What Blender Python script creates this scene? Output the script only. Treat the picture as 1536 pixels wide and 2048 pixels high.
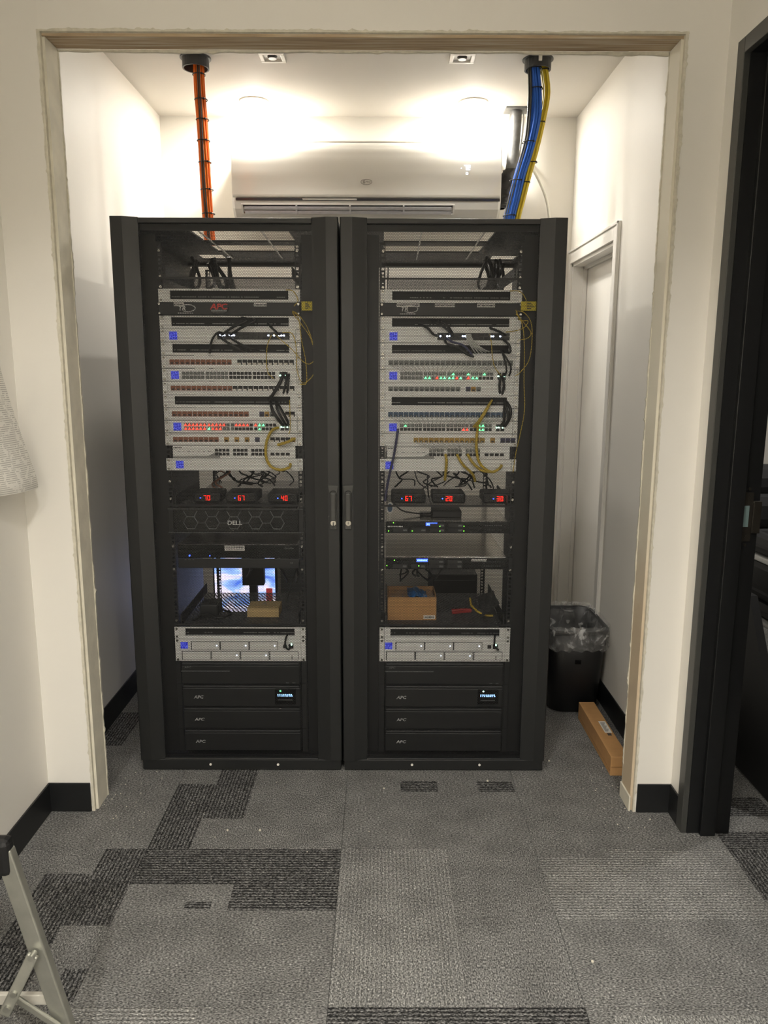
import bpy, bmesh, math, random
import numpy as np
from mathutils import Vector, Matrix
random.seed(7)
for o in list(bpy.data.objects):
    bpy.data.objects.remove(o)
S = bpy.context.scene
COL = S.collection
# ------------------------------------------------------------------ camera
PITCH, ROLL, YAW, CAMZ, FPX = math.atan(287 / 1540.), math.radians(.2), math.radians(.15), 1.488, 1540.
cam = bpy.data.cameras.new('camera')
cam.sensor_fit = 'VERTICAL'
cam.sensor_height = 36.0
cam.lens = 36.0 * FPX / 2048
cam.clip_start = .02
camo = bpy.data.objects.new('camera', cam)
COL.objects.link(camo)
camo.matrix_world = (Matrix.Translation((0, 0, CAMZ)) @ Matrix.Rotation(-YAW, 4, 'Z') @
                     Matrix.Rotation(math.pi / 2 - PITCH, 4, 'X') @ Matrix.Rotation(ROLL, 4, 'Z'))
S.camera = camo
# ------------------------------------------------------------------ world, exposure, ceiling lamps
w = bpy.data.worlds.new('world')
S.world = w
w.use_nodes = True
w.node_tree.nodes['Background'].inputs[0].default_value = (1, .95, .88, 1)
w.node_tree.nodes['Background'].inputs[1].default_value = .05
S.view_settings.view_transform = 'Standard'
S.view_settings.look = 'None'
S.view_settings.exposure = 0.0
S.view_settings.gamma = 1.0
S.view_settings.use_curve_mapping = False
WARM = (1, .955, .885)
ROOM_TINT = (1, .97, .925)
CEIL = 2.757
ROOM_LIGHTS = [(-.85, -.9), (.75, -.9), (-.85, -2.9), (.75, -2.9), (-.85, -4.9), (.75, -4.9)]
ROOM_W = 210
NEAR_LIGHTS = [(-.30, .80), (.6, .75)]
NEAR_W = 82
NICHE_LIGHTS = [(-.624, 4.03), (.436, 4.03)]
NICHE_W = 12.5
FAR_LIGHTS = [(2.3, 2.9)]
def lamp(name, kind, loc, power, color=WARM, size=.06, rot=None, spot=None, blend=1):
    l = bpy.data.lights.new(name, kind)
    l.energy = power
    l.color = color
    if kind in ('POINT', 'SPOT'):
        l.shadow_soft_size = size
    if kind == 'AREA':
        l.shape = 'DISK'
        l.size = size
    if kind == 'SPOT':
        l.spot_size = math.radians(spot)
        l.spot_blend = blend
    o = bpy.data.objects.new(name, l)
    o.location = loc
    COL.objects.link(o)
    return o
for x, y in ROOM_LIGHTS:
    lamp('downlight_beam', 'SPOT', (x, y, CEIL - .012), ROOM_W, ROOM_TINT, size=.08, spot=143, blend=.5)
for x, y in NEAR_LIGHTS:
    lamp('downlight_beam', 'SPOT', (x, y, CEIL - .012), NEAR_W if x < 0 else NEAR_W * .3, ROOM_TINT, size=.07, spot=136, blend=.35)
for x, y in FAR_LIGHTS:
    lamp('far_room_beam', 'SPOT', (x, y, CEIL - .01), 170, ROOM_TINT, size=.06, spot=150, blend=1)
for x, y in NICHE_LIGHTS:
    lamp('niche_bulb', 'POINT', (x, y, CEIL - .055), 1.6, size=.035)
    lamp('niche_beam', 'AREA', (x, y, CEIL - .012), NICHE_W, size=.10)

for x in (-.459, .326):
    lamp('square_added_fill', 'SPOT', (x, 3.475, CEIL - .014), 30, WARM, size=.02, spot=125, blend=.6)  # added fill to brighten the niche walls; the square fixtures' bulbs look dark
# ------------------------------------------------------------------ materials
def lin(c):
    return tuple(((v / 255) / 12.92 if v / 255 <= .04045 else ((v / 255 + .055) / 1.055) ** 2.4) for v in c)
MATS = {}
def mat(name, rgb, rough=.5, metal=0., emit=0., ecol=None, var=.06, vs=40., bump=0., bs=200., coat=0., spec=None, alpha=None):
    m = bpy.data.materials.new(name)
    m.use_nodes = True
    nt = m.node_tree
    b = nt.nodes['Principled BSDF']
    c = lin(rgb)
    tc = nt.nodes.new('ShaderNodeTexCoord')
    nz = nt.nodes.new('ShaderNodeTexNoise')
    nz.inputs['Scale'].default_value = vs
    nz.inputs['Detail'].default_value = 3
    nt.links.new(tc.outputs['Object'], nz.inputs['Vector'])
    rp = nt.nodes.new('ShaderNodeValToRGB')
    rp.color_ramp.elements[0].position = .3
    rp.color_ramp.elements[1].position = .7
    rp.color_ramp.elements[0].color = tuple(v * (1 - var) for v in c) + (1,)
    rp.color_ramp.elements[1].color = tuple(min(1, v * (1 + var)) for v in c) + (1,)
    nt.links.new(nz.outputs['Fac'], rp.inputs['Fac'])
    nt.links.new(rp.outputs['Color'], b.inputs['Base Color'])
    b.inputs['Roughness'].default_value = rough
    b.inputs['Metallic'].default_value = metal
    if spec is not None:
        b.inputs['Specular IOR Level'].default_value = spec
    if coat:
        b.inputs['Coat Weight'].default_value = coat
        b.inputs['Coat Roughness'].default_value = .08
    if emit:
        b.inputs['Emission Color'].default_value = (lin(ecol or rgb)) + (1,)
        b.inputs['Emission Strength'].default_value = emit
    if bump:
        n2 = nt.nodes.new('ShaderNodeTexNoise')
        n2.inputs['Scale'].default_value = bs
        nt.links.new(tc.outputs['Object'], n2.inputs['Vector'])
        bp = nt.nodes.new('ShaderNodeBump')
        bp.inputs['Strength'].default_value = bump
        bp.inputs['Distance'].default_value = .002
        nt.links.new(n2.outputs['Fac'], bp.inputs['Height'])
        nt.links.new(bp.outputs['Normal'], b.inputs['Normal'])
    MATS[name] = m
    return m
mat('paint', (240, 236, 227), .55, var=.012, vs=3, bump=.05, bs=160)
mat('ceiling_paint', (224, 219, 210), .7, var=.012, vs=3, bump=.05, bs=160)
mat('door_white', (240, 237, 230), .35, var=.01, vs=3)
mat('plaster', (214, 208, 190), .9, var=.1, vs=60, bump=.5, bs=180)
mat('raw_wood', (168, 146, 116), .8, var=.16, vs=16, bump=.3, bs=90)
mat('jamb_cream', (226, 220, 202), .8, var=.08, vs=14, bump=.25, bs=70)
mat('tan_stud', (202, 182, 150), .8, var=.07, vs=14, bump=.3, bs=110)
mat('vinyl_black', (26, 27, 28), .42, var=.1)
mat('frame_black', (16, 17, 18), .45, var=.08)
mat('frame_grey', (64, 64, 61), .42, var=.05)
mat('rack_black', (30, 31, 31), .42, var=.05, vs=400, bump=.12, bs=1600)
mat('rack_inner', (24, 25, 26), .5, var=.08)
mat('mesh_black', (24, 24, 24), .45, var=.04)
mat('silver', (236, 236, 233), .45, .2, var=.02)
mat('silver_dark', (150, 150, 148), .4, .4, var=.03)
mat('steel', (196, 195, 190), .28, .9, var=.04)
mat('screw_metal', (200, 198, 190), .25, 1., var=.05)
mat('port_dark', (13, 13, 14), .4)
mat('slot_black', (20, 21, 22), .75, var=.2, vs=300)
mat('panel_black', (34, 35, 36), .5, var=.06)
mat('ups_black', (30, 31, 32), .5, var=.06)
mat('ups_bar', (50, 51, 52), .4, var=.05)
mat('gloss_black', (12, 12, 13), .18, var=.05)
mat('lid_metal', (205, 202, 196), .18, .9, var=.05, vs=12)
mat('lid_dark', (120, 118, 118), .2, .85, var=.06, vs=12)
mat('keystone_brown', (150, 96, 70), .5, var=.08)
mat('keystone_blue', (62, 88, 116), .5, var=.08)
mat('keystone_grey', (128, 130, 126), .5, var=.06)
mat('keystone_yellow', (176, 140, 52), .5, var=.08)
mat('keystone_open', (14, 14, 14), .6)
mat('keystone_white', (226, 222, 212), .6)
mat('plug_amber', (176, 136, 60), .5)
mat('plug_violet', (70, 68, 92), .5)
mat('cable_orange', (240, 118, 26), .45, var=.05)
mat('cable_black', (20, 20, 21), .38, var=.05)
mat('cable_grey', (70, 70, 66), .45, var=.05)
mat('cable_blue', (42, 104, 206), .42, var=.05)
mat('cable_yellow', (224, 196, 50), .45, var=.05)
mat('fiber_yellow', (196, 168, 52), .45, var=.05)
mat('cable_white', (205, 205, 200), .45, var=.04)
mat('cable_violet', (58, 58, 92), .45, var=.05)
mat('tie_black', (22, 22, 22), .45)
mat('collar_grey', (58, 58, 58), .45, var=.05)
mat('ac_white', (226, 223, 214), .22, var=.008, vs=3, coat=.4)
mat('ac_matte', (216, 213, 206), .4, var=.01, vs=3)
mat('ac_dark', (38, 36, 42), .2)
mat('ac_chrome', (200, 200, 200), .08, 1.)
mat('ac_flap', (206, 204, 206), .3, .2)
mat('logo_grey', (110, 104, 96), .5)
mat('lamp_trim', (235, 230, 220), .35, var=.01)
mat('lamp_glow', (255, 246, 228), .5, emit=14, ecol=(255, 236, 205))
mat('white_reflector', (250, 248, 242), .3, var=.01)
mat('bulb_dark', (46, 44, 42), .3)
mat('tape_silver', (96, 96, 94), .5, .3, var=.2, vs=30, bump=.6, bs=60)
mat('tape_black', (26, 26, 26), .3, var=.2, vs=60, bump=1., bs=50)
mat('hose_white', (228, 226, 214), .3)
mat('cardboard', (186, 142, 92), .85, var=.05, vs=30, bump=.1, bs=400)
mat('cardboard_dark', (150, 112, 70), .85, var=.06, vs=30)
mat('tan_box', (192, 166, 118), .7, var=.06)
mat('label_white', (228, 226, 220), .6, var=.02)
mat('print_dark', (60, 60, 62), .7)
mat('label_yellow', (206, 190, 44), .6, var=.03)
mat('print_red', (214, 54, 44), .5)
mat('logo_white', (206, 206, 204), .5)
mat('logo_dim', (120, 120, 118), .4)
mat('hex_grey', (112, 114, 114), .35, .3)
mat('bin_black', (16, 16, 17), .5, var=.08)
mat('red_plastic', (150, 34, 30), .4)
mat('lock_metal', (205, 200, 188), .25, 1.)
mat('handle_black', (62, 62, 60), .4, var=.04)
mat('aluminium', (176, 176, 166), .38, .75, var=.08, vs=30, bump=.05, bs=300)
mat('ladder_grey', (206, 202, 190), .5, .1, var=.06, vs=25)
mat('leather', (44, 44, 45), .42, var=.08, vs=40, bump=.2, bs=220)
mat('chair_arm', (225, 225, 222), .25, .3)
mat('strike_bronze', (62, 58, 52), .4, .6)
mat('strike_glass', (128, 150, 150), .2, .2)
mat('blue_film', (30, 92, 150), .3, var=.4, vs=60)
mat('desk_black', (14, 14, 15), .5)
mat('shelf_grey', (74, 74, 76), .45, .2, var=.05)
mat('ac_grille', (128, 124, 128), .4)
mat('keystone_red', (220, 80, 80), .5, emit=.5, ecol=(220, 70, 70))
mat('led_red', (255, 40, 20), .5, emit=2.2, ecol=(255, 34, 20))
mat('glow_red', (255, 60, 40), .5, emit=3.2, ecol=(255, 70, 52))
mat('glow_green', (120, 255, 170), .5, emit=3.2, ecol=(110, 255, 160))
mat('led_green', (120, 255, 70), .5, emit=4, ecol=(120, 255, 60))
mat('led_white', (225, 235, 255), .5, emit=7, ecol=(215, 228, 255))
mat('led_mint', (200, 255, 225), .5, emit=6, ecol=(190, 255, 220))
mat('led_blue', (60, 80, 255), .5, emit=7, ecol=(50, 80, 255))
mat('lcd_text', (150, 200, 255), .5, emit=2.5, ecol=(150, 195, 255))
mat('ac_led', (235, 240, 255), .5, emit=2.2, ecol=(225, 235, 255))

def nodes_mat(name):
    m = bpy.data.materials.new(name)
    m.use_nodes = True
    MATS[name] = m
    return m, m.node_tree, m.node_tree.nodes['Principled BSDF']
def ramp(nt, stops, interp='LINEAR'):
    r = nt.nodes.new('ShaderNodeValToRGB')
    r.color_ramp.interpolation = interp
    e = r.color_ramp.elements
    while len(e) < len(stops):
        e.new(.5)
    for el, (p, c) in zip(e, stops):
        el.position = p
        el.color = tuple(c) + (1,)
    return r
# small blue status screens: bright strokes on blue
m, nt, b = nodes_mat('lcd_blue')
tc = nt.nodes.new('ShaderNodeTexCoord')
vo = nt.nodes.new('ShaderNodeTexVoronoi'); vo.feature = 'DISTANCE_TO_EDGE'
vo.inputs['Scale'].default_value = 150
nt.links.new(tc.outputs['Object'], vo.inputs['Vector'])
r = ramp(nt, [(0, lin((150, 165, 255))), (.08, lin((70, 80, 255))), (.2, lin((18, 24, 190)))])
nt.links.new(vo.outputs['Distance'], r.inputs['Fac'])
nt.links.new(r.outputs['Color'], b.inputs['Emission Color'])
b.inputs['Emission Strength'].default_value = .75
b.inputs['Base Color'].default_value = (.01, .01, .05, 1)
# monitor picture
m, nt, b = nodes_mat('monitor_picture')
tc = nt.nodes.new('ShaderNodeTexCoord')
mp = nt.nodes.new('ShaderNodeMapping'); mp.inputs['Scale'].default_value = (5, 5, 8)
nz = nt.nodes.new('ShaderNodeTexNoise'); nz.inputs['Scale'].default_value = 1.6; nz.inputs['Distortion'].default_value = .8
nt.links.new(tc.outputs['Object'], mp.inputs['Vector']); nt.links.new(mp.outputs['Vector'], nz.inputs['Vector'])
r = ramp(nt, [(.3, lin((60, 100, 215))), (.48, lin((150, 185, 250))), (.62, lin((240, 225, 250))), (.75, lin((255, 250, 255)))])
nt.links.new(nz.outputs['Fac'], r.inputs['Fac'])
nt.links.new(r.outputs['Color'], b.inputs['Emission Color'])
b.inputs['Emission Strength'].default_value = 1.9
b.inputs['Base Color'].default_value = (.02, .02, .03, 1)
# printed text lines on paper
m, nt, b = nodes_mat('printed_paper')
tc = nt.nodes.new('ShaderNodeTexCoord'); sx = nt.nodes.new('ShaderNodeSeparateXYZ')
nt.links.new(tc.outputs['Object'], sx.inputs[0])
mu = nt.nodes.new('ShaderNodeMath'); mu.operation = 'MULTIPLY'; mu.inputs[1].default_value = 170
fr = nt.nodes.new('ShaderNodeMath'); fr.operation = 'FRACT'
gt = nt.nodes.new('ShaderNodeMath'); gt.operation = 'GREATER_THAN'; gt.inputs[1].default_value = .55
nt.links.new(sx.outputs['Z'], mu.inputs[0]); nt.links.new(mu.outputs[0], fr.inputs[0]); nt.links.new(fr.outputs[0], gt.inputs[0])
nz = nt.nodes.new('ShaderNodeTexNoise'); nz.inputs['Scale'].default_value = 60
nt.links.new(tc.outputs['Object'], nz.inputs['Vector'])
g2 = nt.nodes.new('ShaderNodeMath'); g2.operation = 'GREATER_THAN'; g2.inputs[1].default_value = .44
nt.links.new(nz.outputs['Fac'], g2.inputs[0])
m2 = nt.nodes.new('ShaderNodeMath'); m2.operation = 'MULTIPLY'
nt.links.new(gt.outputs[0], m2.inputs[0]); nt.links.new(g2.outputs[0], m2.inputs[1])
r = ramp(nt, [(0, lin((232, 229, 220))), (1, lin((190, 186, 178)))])
nt.links.new(m2.outputs[0], r.inputs['Fac']); nt.links.new(r.outputs['Color'], b.inputs['Base Color'])
b.inputs['Roughness'].default_value = .8
# wood grain of the bare header: streaks along x
m, nt, b = nodes_mat('header_wood')
tc = nt.nodes.new('ShaderNodeTexCoord'); mp = nt.nodes.new('ShaderNodeMapping'); mp.inputs['Scale'].default_value = (2.5, 60, 60)
nz = nt.nodes.new('ShaderNodeTexNoise'); nz.inputs['Scale'].default_value = 1.5; nz.inputs['Detail'].default_value = 5
nt.links.new(tc.outputs['Object'], mp.inputs['Vector']); nt.links.new(mp.outputs['Vector'], nz.inputs['Vector'])
r = ramp(nt, [(.3, lin((150, 128, 104))), (.5, lin((186, 164, 134))), (.7, lin((206, 196, 176)))])
nt.links.new(nz.outputs['Fac'], r.inputs['Fac']); nt.links.new(r.outputs['Color'], b.inputs['Base Color'])
b.inputs['Roughness'].default_value = .85
# right jamb: bare tan board below, painted above
m, nt, b = nodes_mat('jamb_stained')
tc = nt.nodes.new('ShaderNodeTexCoord'); sx = nt.nodes.new('ShaderNodeSeparateXYZ')
nz = nt.nodes.new('ShaderNodeTexNoise'); nz.inputs['Scale'].default_value = 9; nz.inputs['Detail'].default_value = 5
ad = nt.nodes.new('ShaderNodeMath'); ad.operation = 'MULTIPLY_ADD'; ad.inputs[1].default_value = .3
nt.links.new(tc.outputs['Object'], sx.inputs[0]); nt.links.new(tc.outputs['Object'], nz.inputs['Vector'])
nt.links.new(nz.outputs['Fac'], ad.inputs[0]); nt.links.new(sx.outputs['Z'], ad.inputs[2])
mr = nt.nodes.new('ShaderNodeMapRange'); mr.inputs[1].default_value = .8; mr.inputs[2].default_value = 1.25
nt.links.new(ad.outputs[0], mr.inputs[0])
r = ramp(nt, [(0, lin((206, 188, 160))), (1, lin((226, 220, 202)))])
nt.links.new(mr.outputs[0], r.inputs['Fac']); nt.links.new(r.outputs['Color'], b.inputs['Base Color'])
b.inputs['Roughness'].default_value = .85
# clear bag
m, nt, b = nodes_mat('clear_plastic')
tr = nt.nodes.new('ShaderNodeBsdfTransparent'); mx = nt.nodes.new('ShaderNodeMixShader')
out = nt.nodes['Material Output']
b.inputs['Base Color'].default_value = (.75, .75, .74, 1); b.inputs['Roughness'].default_value = .18
tc = nt.nodes.new('ShaderNodeTexCoord')
nz = nt.nodes.new('ShaderNodeTexNoise'); nz.inputs['Scale'].default_value = 11; nz.inputs['Distortion'].default_value = 2.6; nz.inputs['Detail'].default_value = 3
nt.links.new(tc.outputs['Object'], nz.inputs['Vector'])
bp = nt.nodes.new('ShaderNodeBump'); bp.inputs['Strength'].default_value = 1; bp.inputs['Distance'].default_value = .02
nt.links.new(nz.outputs['Fac'], bp.inputs['Height']); nt.links.new(bp.outputs['Normal'], b.inputs['Normal'])
r = ramp(nt, [(.45, (.10,) * 3), (.58, (.24,) * 3), (.70, (.7,) * 3)])
nt.links.new(nz.outputs['Fac'], r.inputs['Fac'])
nt.links.new(r.outputs['Color'], mx.inputs[0]); nt.links.new(tr.outputs[0], mx.inputs[1]); nt.links.new(b.outputs[0], mx.inputs[2])
nt.links.new(mx.outputs[0], out.inputs['Surface'])

# carpet: speckled pile with optional knitted ribs
def carpet(name, lo, hi, rib=0., axis='Y', dark=.25, pitch=.0115, spk=290):
    m, nt, b = nodes_mat(name)
    L = nt.links.new
    geo = nt.nodes.new('ShaderNodeNewGeometry')
    mp = nt.nodes.new('ShaderNodeMapping')
    mp.inputs['Scale'].default_value = (1, .55, 1) if axis == 'Y' else (.55, 1, 1)
    L(geo.outputs['Position'], mp.inputs['Vector'])
    nz = nt.nodes.new('ShaderNodeTexNoise'); nz.inputs['Scale'].default_value = spk; nz.inputs['Detail'].default_value = 2.5
    L(mp.outputs['Vector'], nz.inputs['Vector'])
    big = nt.nodes.new('ShaderNodeTexNoise'); big.inputs['Scale'].default_value = 9
    L(geo.outputs['Position'], big.inputs['Vector'])
    rp = ramp(nt, [(.36, lin(lo)), (.64, lin(hi)), (.76, lin(tuple(min(255, v * 1.45) for v in hi)))])
    L(nz.outputs['Fac'], rp.inputs['Fac'])
    mb = nt.nodes.new('ShaderNodeMapRange'); mb.inputs[1].default_value = .3; mb.inputs[2].default_value = .7
    mb.inputs[3].default_value = .84; mb.inputs[4].default_value = 1.14
    L(big.outputs['Fac'], mb.inputs[0])
    hv = nt.nodes.new('ShaderNodeVectorMath'); hv.operation = 'SCALE'
    L(rp.outputs['Color'], hv.inputs[0]); L(mb.outputs[0], hv.inputs['Scale'])
    col = hv.outputs[0]
    height = nz.outputs['Fac']
    if rib:
        sx = nt.nodes.new('ShaderNodeSeparateXYZ'); L(geo.outputs['Position'], sx.inputs[0])
        wob = nt.nodes.new('ShaderNodeTexNoise'); wob.inputs['Scale'].default_value = 130; wob.inputs['Detail'].default_value = 1
        L(geo.outputs['Position'], wob.inputs['Vector'])
        wm = nt.nodes.new('ShaderNodeMath'); wm.operation = 'MULTIPLY_ADD'; wm.inputs[1].default_value = .013
        L(wob.outputs['Fac'], wm.inputs[0]); L(sx.outputs['X' if axis == 'Y' else 'Y'], wm.inputs[2])
        k = nt.nodes.new('ShaderNodeMath'); k.operation = 'MULTIPLY'; k.inputs[1].default_value = 2 * math.pi / pitch
        L(wm.outputs[0], k.inputs[0])
        sn = nt.nodes.new('ShaderNodeMath'); sn.operation = 'SINE'; L(k.outputs[0], sn.inputs[0])
        mr = nt.nodes.new('ShaderNodeMapRange'); mr.inputs[1].default_value = -.75; mr.inputs[2].default_value = .35
        mr.inputs[3].default_value = 1 - rib; mr.inputs[4].default_value = 1
        L(sn.outputs[0], mr.inputs[0])
        h2 = nt.nodes.new('ShaderNodeVectorMath'); h2.operation = 'SCALE'
        L(col, h2.inputs[0]); L(mr.outputs[0], h2.inputs['Scale'])
        col = h2.outputs[0]
        ad = nt.nodes.new('ShaderNodeMath'); ad.operation = 'ADD'
        L(sn.outputs[0], ad.inputs[0]); L(nz.outputs['Fac'], ad.inputs[1])
        height = ad.outputs[0]
    L(col, b.inputs['Base Color'])
    b.inputs['Roughness'].default_value = .95
    b.inputs['Specular IOR Level'].default_value = .15
    bp = nt.nodes.new('ShaderNodeBump'); bp.inputs['Strength'].default_value = .6; bp.inputs['Distance'].default_value = .0025
    L(height, bp.inputs['Height']); L(bp.outputs['Normal'], b.inputs['Normal'])
carpet('carpet_mid', (68, 68, 67), (146, 145, 141), 0, 'X')
carpet('carpet_mid_y', (68, 68, 67), (146, 145, 141), 0, 'Y')
carpet('carpet_dark_x', (50, 50, 50), (136, 135, 132), .75, 'X')
carpet('carpet_dark_y', (50, 50, 50), (136, 135, 132), .75, 'Y')
carpet('carpet_light_x', (90, 90, 88), (174, 173, 168), .28, 'X')
carpet('carpet_light_y', (90, 90, 88), (174, 173, 168), .28, 'Y')

# ------------------------------------------------------------------ mesh builder
class MB:
    def __init__(s):
        s.v = []; s.f = []; s.m = []; s.smooth = []
    def add(s, vs, fs, mi=0, smooth=False):
        n = len(s.v)
        s.v += [tuple(p) for p in vs]
        for f in fs:
            s.f.append(tuple(i + n for i in f)); s.m.append(mi); s.smooth.append(smooth)
        return s
    def box(s, x0, x1, y0, y1, z0, z1, mi=0, bev=0.):
        if x1 < x0: x0, x1 = x1, x0
        if y1 < y0: y0, y1 = y1, y0
        if z1 < z0: z0, z1 = z1, z0
        if bev <= 0:
            vs = [(x0, y0, z0), (x1, y0, z0), (x1, y1, z0), (x0, y1, z0), (x0, y0, z1), (x1, y0, z1), (x1, y1, z1), (x0, y1, z1)]
            return s.add(vs, [(3, 2, 1, 0), (4, 5, 6, 7), (0, 1, 5, 4), (1, 2, 6, 5), (2, 3, 7, 6), (3, 0, 4, 7)], mi)
        b = min(bev, (x1 - x0) / 2.01, (y1 - y0) / 2.01, (z1 - z0) / 2.01)
        bm = bmesh.new(); bmesh.ops.create_cube(bm, size=1)
        for v in bm.verts:
            v.co = Vector(((x0 + x1) / 2 + v.co.x * (x1 - x0), (y0 + y1) / 2 + v.co.y * (y1 - y0), (z0 + z1) / 2 + v.co.z * (z1 - z0)))
        bmesh.ops.bevel(bm, geom=bm.edges[:], offset=b, segments=2, affect='EDGES', profile=.5)
        bm.verts.ensure_lookup_table(); bm.verts.index_update()
        s.add([v.co[:] for v in bm.verts], [[v.index for v in f.verts] for f in bm.faces], mi, False)
        bm.free()
        return s
    def prism(s, poly, a0, a1, axis='Z', mi=0, smooth=False):
        """poly: 2-D outline; extruded along axis between a0 and a1."""
        def P(p, a):
            return (p[0], p[1], a) if axis == 'Z' else ((p[0], a, p[1]) if axis == 'Y' else (a, p[0], p[1]))
        n = len(poly)
        vs = [P(p, a0) for p in poly] + [P(p, a1) for p in poly]
        fs = [(i, (i + 1) % n, n + (i + 1) % n, n + i) for i in range(n)]
        s.add(vs, fs, mi, smooth)
        s.add(vs, [tuple(range(n - 1, -1, -1)), tuple(range(n, 2 * n))], mi, False)
        return s
    def cyl(s, p0, p1, r, n=12, mi=0, r1=None, caps=True):
        p0 = Vector(p0); p1 = Vector(p1); d = (p1 - p0).normalized()
        a = d.orthogonal().normalized(); c = d.cross(a)
        r1 = r if r1 is None else r1
        vs = []
        for P, R in ((p0, r), (p1, r1)):
            for i in range(n):
                t = 2 * math.pi * i / n
                vs.append(P + (a * math.cos(t) + c * math.sin(t)) * R)
        s.add(vs, [(i, (i + 1) % n, n + (i + 1) % n, n + i) for i in range(n)], mi, True)
        if caps:
            s.add(vs, [tuple(range(n - 1, -1, -1)), tuple(range(n, 2 * n))], mi)
        return s
    def tube(s, pts, r, n=7, mi=0, sub=6, closed=False):
        P = [Vector(p) for p in pts]
        path = []
        if sub > 1 and len(P) > 2:
            for i in range(len(P) - 1):
                a = P[max(i - 1, 0)]; b_ = P[i]; c = P[i + 1]; d = P[min(i + 2, len(P) - 1)]
                for k in range(sub):
                    t = k / sub
                    path.append(.5 * (2 * b_ + (c - a) * t + (2 * a - 5 * b_ + 4 * c - d) * t * t + (3 * b_ - a - 3 * c + d) * t ** 3))
            path.append(P[-1])
        else:
            path = P
        rings = []
        up = None
        for i, p in enumerate(path):
            d = (path[min(i + 1, len(path) - 1)] - path[max(i - 1, 0)])
            if d.length < 1e-9: d = Vector((0, 0, 1))
            d.normalize()
            if up is None:
                up = d.orthogonal().normalized()
            up = (up - d * up.dot(d))
            if up.length < 1e-6: up = d.orthogonal()
            up.normalize(); c = d.cross(up)
            rings.append([p + (up * math.cos(2 * math.pi * j / n) + c * math.sin(2 * math.pi * j / n)) * r for j in range(n)])
        vs = [q for rg in rings for q in rg]
        fs = []
        for i in range(len(rings) - 1):
            for j in range(n):
                fs.append((i * n + j, i * n + (j + 1) % n, (i + 1) * n + (j + 1) % n, (i + 1) * n + j))
        s.add(vs, fs, mi, True)
        m_ = (len(rings) - 1) * n
        s.add(vs, [tuple(range(n - 1, -1, -1)), tuple(m_ + j for j in range(n))], mi)
        return s
    def ring(s, c, r0, r1, h, n=24, axis='Z', mi=0):
        """flat annulus with thickness h along axis"""
        def P(rr, t, a):
            u, v_ = rr * math.cos(t), rr * math.sin(t)
            return (c[0] + u, c[1] + v_, c[2] + a) if axis == 'Z' else (c[0] + u, c[1] + a, c[2] + v_)
        vs = []
        for rr, a in ((r0, 0), (r1, 0), (r1, h), (r0, h)):
            vs += [P(rr, 2 * math.pi * i / n, a) for i in range(n)]
        fs = []
        for k in range(4):
            q = (k + 1) % 4
            fs += [(k * n + i, k * n + (i + 1) % n, q * n + (i + 1) % n, q * n + i) for i in range(n)]
        return s.add(vs, fs, mi)
    def grid(s, fn, nu, nv, mi=0, smooth=True):
        vs = [fn(i / nu, j / nv) for i in range(nu + 1) for j in range(nv + 1)]
        fs = [(i * (nv + 1) + j, (i + 1) * (nv + 1) + j, (i + 1) * (nv + 1) + j + 1, i * (nv + 1) + j + 1) for i in range(nu) for j in range(nv)]
        return s.add(vs, fs, mi, smooth)
    def text(s, body, size, x, y, z, mi=0, bold=False, sx=1., shear=0., ext=.0006, align='CENTER', facing='-Y'):
        c = bpy.data.curves.new('t', 'FONT')
        c.body = body; c.size = size; c.extrude = 0
        c.align_x = align; c.align_y = 'CENTER'; c.shear = shear
        c.resolution_u = 3
        if bold: c.offset = size * .028
        o = bpy.data.objects.new('t', c)
        me = bpy.data.meshes.new_from_object(o)
        if facing == '-Y':
            vs = [(x + v.co.x * sx, y, z + v.co.y) for v in me.vertices]
        s.add(vs, [tuple(p.vertices) for p in me.polygons], mi)
        bpy.data.objects.remove(o); bpy.data.curves.remove(c); bpy.data.meshes.remove(me)
        return s
    def mesh(s, name, mats, off=(0, 0, 0)):
        me = bpy.data.meshes.new(name)
        ox, oy, oz = off
        me.from_pydata([(a - ox, b_ - oy, c - oz) for a, b_, c in s.v], [], s.f)
        for mn in mats: me.materials.append(MATS[mn])
        me.polygons.foreach_set('material_index', s.m)
        me.polygons.foreach_set('use_smooth', s.smooth)
        me.update()
        return me
def bounds(mb):
    a = np.array(mb.v)
    return a.min(0), a.max(0)
WL = {}
def props(o, label=None, cat=None, group=None, kind=None):
    if label: o['label'] = label
    if cat: o['category'] = cat
    if group: o['group'] = group
    if kind: o['kind'] = kind
    return o
def thing(name, label, cat, loc, group=None):
    o = bpy.data.objects.new(name, None)
    o.empty_display_size = .05
    o.location = loc
    COL.objects.link(o)
    WL[o] = tuple(loc)
    return props(o, label, cat, group)
def part(name, mb, mats, parent, label=None, kind=None):
    if isinstance(mats, str): mats = [mats]
    W = WL[parent]
    o = bpy.data.objects.new(name, mb.mesh(name, mats, W))
    o.parent = parent
    COL.objects.link(o)
    WL[o] = W
    return props(o, label, kind=kind)
def share(name, me, parent, loc, label=None):
    """a further piece sharing mesh data; loc is a world position"""
    W = WL[parent]
    o = bpy.data.objects.new(name, me)
    o.parent = parent
    o.location = (loc[0] - W[0], loc[1] - W[1], loc[2] - W[2])
    COL.objects.link(o)
    WL[o] = loc
    return props(o, label)
def solo(name, mb, mats, label=None, cat=None, group=None, kind=None):
    if isinstance(mats, str): mats = [mats]
    lo, hi = bounds(mb)
    L = ((lo[0] + hi[0]) / 2, (lo[1] + hi[1]) / 2, lo[2])
    o = bpy.data.objects.new(name, mb.mesh(name, mats, L))
    o.location = L
    COL.objects.link(o)
    WL[o] = L
    return props(o, label, cat, group, kind)
def structure(name, mb, mats):
    return solo(name, mb, mats, kind='structure')
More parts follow.
